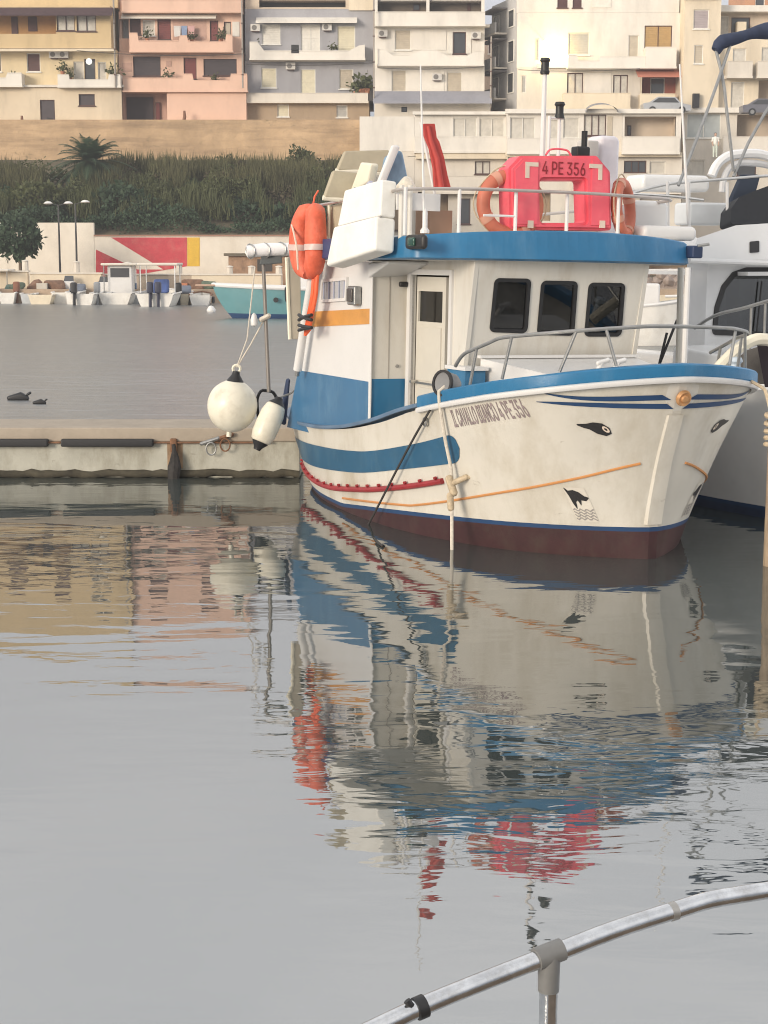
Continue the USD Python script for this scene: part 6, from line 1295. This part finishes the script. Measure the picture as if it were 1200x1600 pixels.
def small_boat(u, v, Yw, L_, B, Hh, ang, label, hullm, opts, name='moored_boat'):
    """Heading ang in degrees: 90 points the bow at the quay (stern to the viewer)."""
    c = at_z(u, v, 0) if Yw is None else at_y(u, v, Yw); c[2] = 0; a = math.radians(ang); mt = np.eye(4); mt[:2, :2] = [[math.cos(a), -math.sin(a)], [math.sin(a), math.cos(a)]]; mt[:3, 3] = c
    t = thing(name, label, 'boat', mat=mt, group='small boats moored at the far quay'); A, m = boat_hull(L_, B, Hh, 0)
    part(t, 'hull', m, hullm, smooth=50)
    part(t, 'gunwale', tube(np.vstack([A[::-1, -1], A[1:, -1] * np.array([1, -1, 1])]), .06, 6), opts.get('rail', clean_white))
    part(t, 'sole', loft(np.stack([A[:, 4], A[:, 4] * np.array([1, -1, 1])], 1)), M('sole_grey', (.45, .44, .42), .7), smooth=False)
    part(t, 'thwart', box(-L_ * .2, -L_ * .1, -B * .4, B * .4, Hh * .75, Hh * .85), wht2)
    xs0 = -L_ / 2
    if 'motor' in opts:
        for y in opts['motor']:
            k = part(t, 'outboard', rbox(xs0 - .55, xs0 - .08, y - .20, y + .20, Hh + .05, Hh + .75, .10), opts.get('mcol', black_rubber), smooth=60)
            part(k, 'leg', hullpts([(xs0 - .25, y, Hh), (xs0 - .3, y, -.15)], .10, 8), opts.get('mcol', black_rubber)); part(k, 'tilt_bracket', box(xs0 - .15, xs0 + .05, y - .12, y + .12, Hh * .6, Hh + .1), grey_steel)
    if 'cabin' in opts:
        x0, x1, hh = opts['cabin']; part(t, 'cabin', rbox(x0, x1, -B * .34, B * .34, Hh * .5, hh, .06), clean_white)
        k = part(t, 'cabin_window', box(x0 - .03, x0 - .002, -B * .26, B * .26, hh - .75, hh - .15), gl_)
    if 'canopy' in opts:
        x0, x1, hh, cmt = opts['canopy']; part(t, 'canopy', rbox(x0, x1, -B * .5, B * .5, hh, hh + .16, .06), cmt)
        for x in (x0 + .1, x1 - .1):
            for y in (-B * .42, B * .42): part(t, 'canopy_post', rod((x, y, Hh), (x, y, hh + .05), .035, n=6), opts.get('post', grey_steel))
    if 'cover' in opts: part(t, 'cover', hullpts([(x, y, z) for x, z in ((-.5, Hh + .10), (.3, Hh + .10), (.35, Hh + (.75 if opts['cover'] is blue_cv else .40))) for y in (-.38, .38)], .12, 8), opts['cover'], smooth=60)
    if 'console' in opts: part(t, 'console', rbox(-.1, .5, -.35, .35, Hh * .6, Hh + .7, .05), clean_white); part(t, 'windscreen', hullpts([(.1, -.33, Hh + .7), (.1, .33, Hh + .7), (.3, -.28, Hh + 1.05), (.3, .28, Hh + 1.05)], .015, 6), gl_)
    for y in opts.get('fenders', []): part(t, 'fender', hullpts([(xs0 * .5, -B * .5 - .08, Hh * .7), (xs0 * .5, -B * .5 - .08, Hh * .3)], .10, 8), black_rubber)
    return t
hw_ = M('small_hull_white', (.68, .66, .61), .4, var=.06, dirt=((.4, .35, .28), .4, (1, 1, .6), 2)); hc_ = M('small_hull_cream', (.62, .54, .40), .5); hg_ = M('small_hull_grey', (.38, .40, .41), .5)
blue_cv = M('canvas_blue', (.07, .12, .32), .8, var=.2, vs=3)
small_boat(2, 472, None, 5.0, 1.7, .75, 92, 'white open boat cut by the picture edge on the far quay', hw_, dict(motor=[0], canopy=(-1.5, 1.2, 2.1, wht2)))
small_boat(37, 472, None, 5.4, 1.6, .7, 88, 'grey white boat with a rusty brown outboard cover near the small dark tree', hg_, dict(motor=[-.3], mcol=M('cover_rust', (.20, .085, .05), .8), console=1))
small_boat(73, 474, None, 4.2, 1.75, .62, 90, 'flat cream box shaped boat between two outboard boats', hc_, dict(rail=wht2))
small_boat(108, 473, None, 5.2, 1.6, .75, 91, 'white open boat with grey seats beside the black outboard', hw_, dict(console=1, fenders=[1]))
small_boat(140, 475, None, 5.0, 1.7, .72, 89, 'white boat with a tall black tilted outboard', hw_, dict(motor=[.45]))
small_boat(190, 474, None, 5.6, 2.4, .75, 90, 'white cabin boat with one dark square cabin window', hw_, dict(cabin=(-.5, 1.6, 2.5), canopy=(-.9, 1.9, 2.52, wht2)))
small_boat(214, 473, None, 4.8, 1.0, .65, 92, 'narrow pale dinghy close beside the cabin boat', hg_, dict(fenders=[1]))
small_boat(252, 477, None, 6.0, 2.6, .8, 90, 'white canopy boat with blue canvas and two dark outboards', hw_, dict(motor=[-.25, .25], mcol=M('motor_navy', (.02, .022, .045), .5), canopy=(-1.6, 1.3, 2.55, wht2), cover=blue_cv, post=clean_white))
small_boat(314, 476, None, 3.2, 1.5, .65, 94, 'small white tender with dark fenders close to the teal boat bow', hw_, dict(fenders=[1], rail=rust))
small_boat(-22, 473, None, 5.0, 1.8, .75, 90, 'white boat outside the tree at the picture edge', hw_, dict(motor=[0]))
c_ = at_z(330, 488, 0); single('mooring_buoy', lathe([(0, -.1), (.24, 0), (.26, .15), (.12, .34), (0, .38)], 14, (0, 0, 1), c_), clean_white, 'white mooring buoy floating before the small tender', 'buoy', smooth=60)
net_m = [M('net_brown', (.17, .095, .06), .95, var=.4, vs=4, bump=.08, bs=8), M('net_green', (.10, .13, .09), .95, var=.4, vs=4, bump=.08, bs=8)]
for i, (u, v, w_, h_, lb) in enumerate(((88, 444, 1.3, .7, 'heap of brown fishing net on the quay behind the flat box boat'), (160, 447, 1.0, .9, 'heap of brown net on the quay beside the cabin boat'), (172, 450, .7, .6, 'small dark green net heap on the quay at the cabin boat side'), (302, 448, 1.0, .8, 'heap of rusty brown net on the quay between canopy boat and tender'), (325, 446, .8, .6, 'low dark green net heap on the quay by the teal boat bow'), (55, 446, .8, .8, 'brown net heap on the quay behind the rust coloured outboard'), (22, 447, 1.0, .6, 'dark green net heap on the quay below the small tree'))):
    p = at_y(u, v, 114.2); p[2] = zq; r_ = np.random.default_rng(40 + i)
    single('net_heap', hullpts([p + np.array([r_.uniform(-w_, w_) * .6, r_.uniform(-.3, .3), r_.uniform(0, h_ * .6)]) for _ in range(12)], .20, 10), net_m[0 if 'brown' in lb else 1], lb, 'net heap', smooth=50)
for i, (u, v, c_, lb) in enumerate(((66, 448, (.45, .42, .36), 'pale plastic crate on the quay edge behind the flat box boat'), (205, 449, (.10, .16, .26), 'blue plastic crate on the quay between the cabin boat and the dinghy'), (285, 450, (.42, .16, .08), 'orange plastic crate on the quay behind the canopy boat'), (118, 449, (.40, .38, .34), 'grey plastic crate on the quay behind the grey seated boat'))):
    p = at_y(u, v, 113.8); p[2] = zq
    t = thing('fish_crate', lb, 'crate', p, 'fish crates on the far quay'); m_ = M('crate_%d' % i, c_, .7)
    part(t, 'bottom', box(p[0] - .35, p[0] + .35, p[1] - .22, p[1] + .22, zq + .003, zq + .04), m_, smooth=False)
    for q in ((-.35, -.32, -.22, .22), (.32, .35, -.22, .22), (-.319, .319, -.22, -.19), (-.319, .319, .19, .22)): part(t, 'side', box(p[0] + q[0], p[0] + q[1], p[1] + q[2], p[1] + q[3], zq + .042, zq + .40), m_, smooth=False)
tarp_g, tarp_o, tarp_b = M('tarp_green', (.10, .15, .12), .8, var=.2), M('tarp_ochre', (.30, .20, .09), .8, var=.2), M('tarp_slate', (.14, .16, .20), .8, var=.2)
small_boat(20, 473, None, 4.6, 1.2, .72, 93, 'narrow white boat under a dull green cover beside the rust coloured outboard', hw_, dict(cover=tarp_g, fenders=[1]))
small_boat(56, 473, None, 4.4, 1.1, .66, 88, 'narrow grey boat with an ochre cover next to the flat box boat', hg_, dict(cover=tarp_o))
small_boat(122, 474, None, 4.4, 1.0, .78, 91, 'slim white boat with a slate coloured cover beside the tall black outboard', hw_, dict(cover=tarp_b, fenders=[1]))
small_boat(163, 474, None, 4.8, 1.2, .72, 90, 'white boat with a grey outboard close beside the cabin boat', hw_, dict(motor=[0], mcol=M('motor_grey', (.25, .26, .27), .5), console=1))
small_boat(287, 475, None, 4.4, 1.3, .70, 92, 'cream boat with a dark outboard between the canopy boat and the tender', hc_, dict(motor=[.1], cover=tarp_b))
# teal boat, broadside
c = at_z(452, 497, 0); c[0] = at_y(330, 455, c[1])[0] + 4.1
teal = M('teal_paint', (.105, .25, .27), .45, var=.08, vs=1, dirt=((.22, .32, .31), .4, (.6, .6, .4), 1.2))
mt = np.eye(4); mt[:2, :2] = [[-1, 0], [0, -1]]; mt[:3, 3] = c
t = thing('teal_boat', 'teal hulled boat with a white deck rail moored broadside behind the stern post', 'boat', mat=mt)
t_ = np.linspace(0, 1, 30); hb = np.interp(t_, [0, .1, .3, .6, 1], [.03, .55, 1.05, 1.15, 1.0]); sh_ = 1.42 + .22 * (1 - t_) ** 2
rows_ = [np.stack([4.0 * (1 - 2 * t_) - (1 - t_) * (1.15 * (1 - k) ** 1.5), -hb * (.55 + .45 * k ** .6), -.2 + (sh_ + .2) * k], -1) for k in np.linspace(0, 1, 9)]
A = np.stack(rows_, 1); mk = lambda A: cat([loft(A), loft((A * np.array([1, -1, 1]))[:, ::-1]), loft(np.stack([A[-1], A[-1] * np.array([1, -1, 1])], 0))])
part(t, 'bottom', mk(A[:, :3]), boot_navy, smooth=50); part(t, 'topside', mk(A[:, 2:]), teal, smooth=50)
part(t, 'deck_rail', tube(np.vstack([A[::-1, -1], A[1:, -1] * np.array([1, -1, 1])]) + np.array([0, 0, .06]), .11, 8), clean_white)
part(t, 'deck', loft(np.stack([A[:, -1], A[:, -1] * np.array([1, -1, 1])], 1)), clean_white, smooth=False)
part(t, 'bowsprit', rbox(3.6, 4.9, -.2, .2, 1.62, 1.72, .04), M('sprit_wood', (.42, .28, .20), .7))
part(t, 'porthole', rod((.72, 1.13, .95), (.72, 1.19, .95), .13, n=14), black_rubber); part(t, 'fender', hullpts([(.12, 1.26, 1.5), (.10, 1.26, .95)], .15, 10), black_rubber, smooth=60)
part(t, 'cabin', rbox(-3.4, -.4, -.7, .7, 1.5, 2.1, .08), clean_white)
# white boats seen through the gap below the wheelhouse roof's far corner
def gap_boat(u0, u1, v0, v1, Y, label, mt_):
    x0, x1, z0, z1 = rect_y(u0, v0, u1, v1, Y); L_ = max(x1 - x0, 3.0); m4 = np.eye(4); m4[:3, 3] = ((x0 + x1) / 2, Y, 0)
    t = thing('moored_boat', label, 'boat', mat=m4, group='small boats moored at the far quay'); A, m = boat_hull(L_, 2.2, z1, 0); part(t, 'hull', m, mt_, smooth=50); part(t, 'gunwale', tube(A[:, -1], .06, 6), clean_white); part(t, 'console', rbox(-.4, .4, -.4, .4, z1 * .7, z1 + .8, .08), clean_white); part(t, 'thwart', box(-L_ * .3, -L_ * .2, -.8, .8, z1 * .7, z1 * .8), wht2)
gap_boat(960, 1060, 478, 540, 60.0, 'white open boat seen under the roof corner beside the white roof post', hw_)
gap_boat(1040, 1130, 462, 520, 75.0, 'white and rust coloured boat partly hidden by the roof post', hc_)
x0, x1, z0, z1 = rect_y(900, 440, 1120, 480, 118)
t = thing('rubble_wall', 'grey brown rubble breakwater seen under the roof corner', 'wall', ((x0 + x1) / 2, 118, zq)); part(t, 'stones', [hullpts([np.array([x, 118 + r.uniform(-.5, .5), zq + r.uniform(0, 1.0)]), np.array([x + .5, 118, zq + r.uniform(.1, 1.0)])], r.uniform(.3, .5), 6) for x in np.linspace(x0, x1, 40)], M('rubble', (.28, .23, .20), .95, var=.3, vs=2), smooth=False, kind='stuff'); part(t, 'base', box(x0, x1, 117.6, 119, zq - .3, zq + .5), M('rubble', (.28, .23, .20)), smooth=False)

# ------------------------------------------------------------------ the evening air
usdkit.material(stage, '/World/Looks/haze_look', {'v': ('principled_volume', {'color': (0.84, 0.84, 0.86), 'density': 0.0006, 'anisotropy': 0.2})}, [], volume='v.volume')
single('haze', box(-560, 560, -320, 520, -3, 44), '/World/Looks/haze_look', kind='stuff', label='thin evening haze over the harbour', smooth=False)
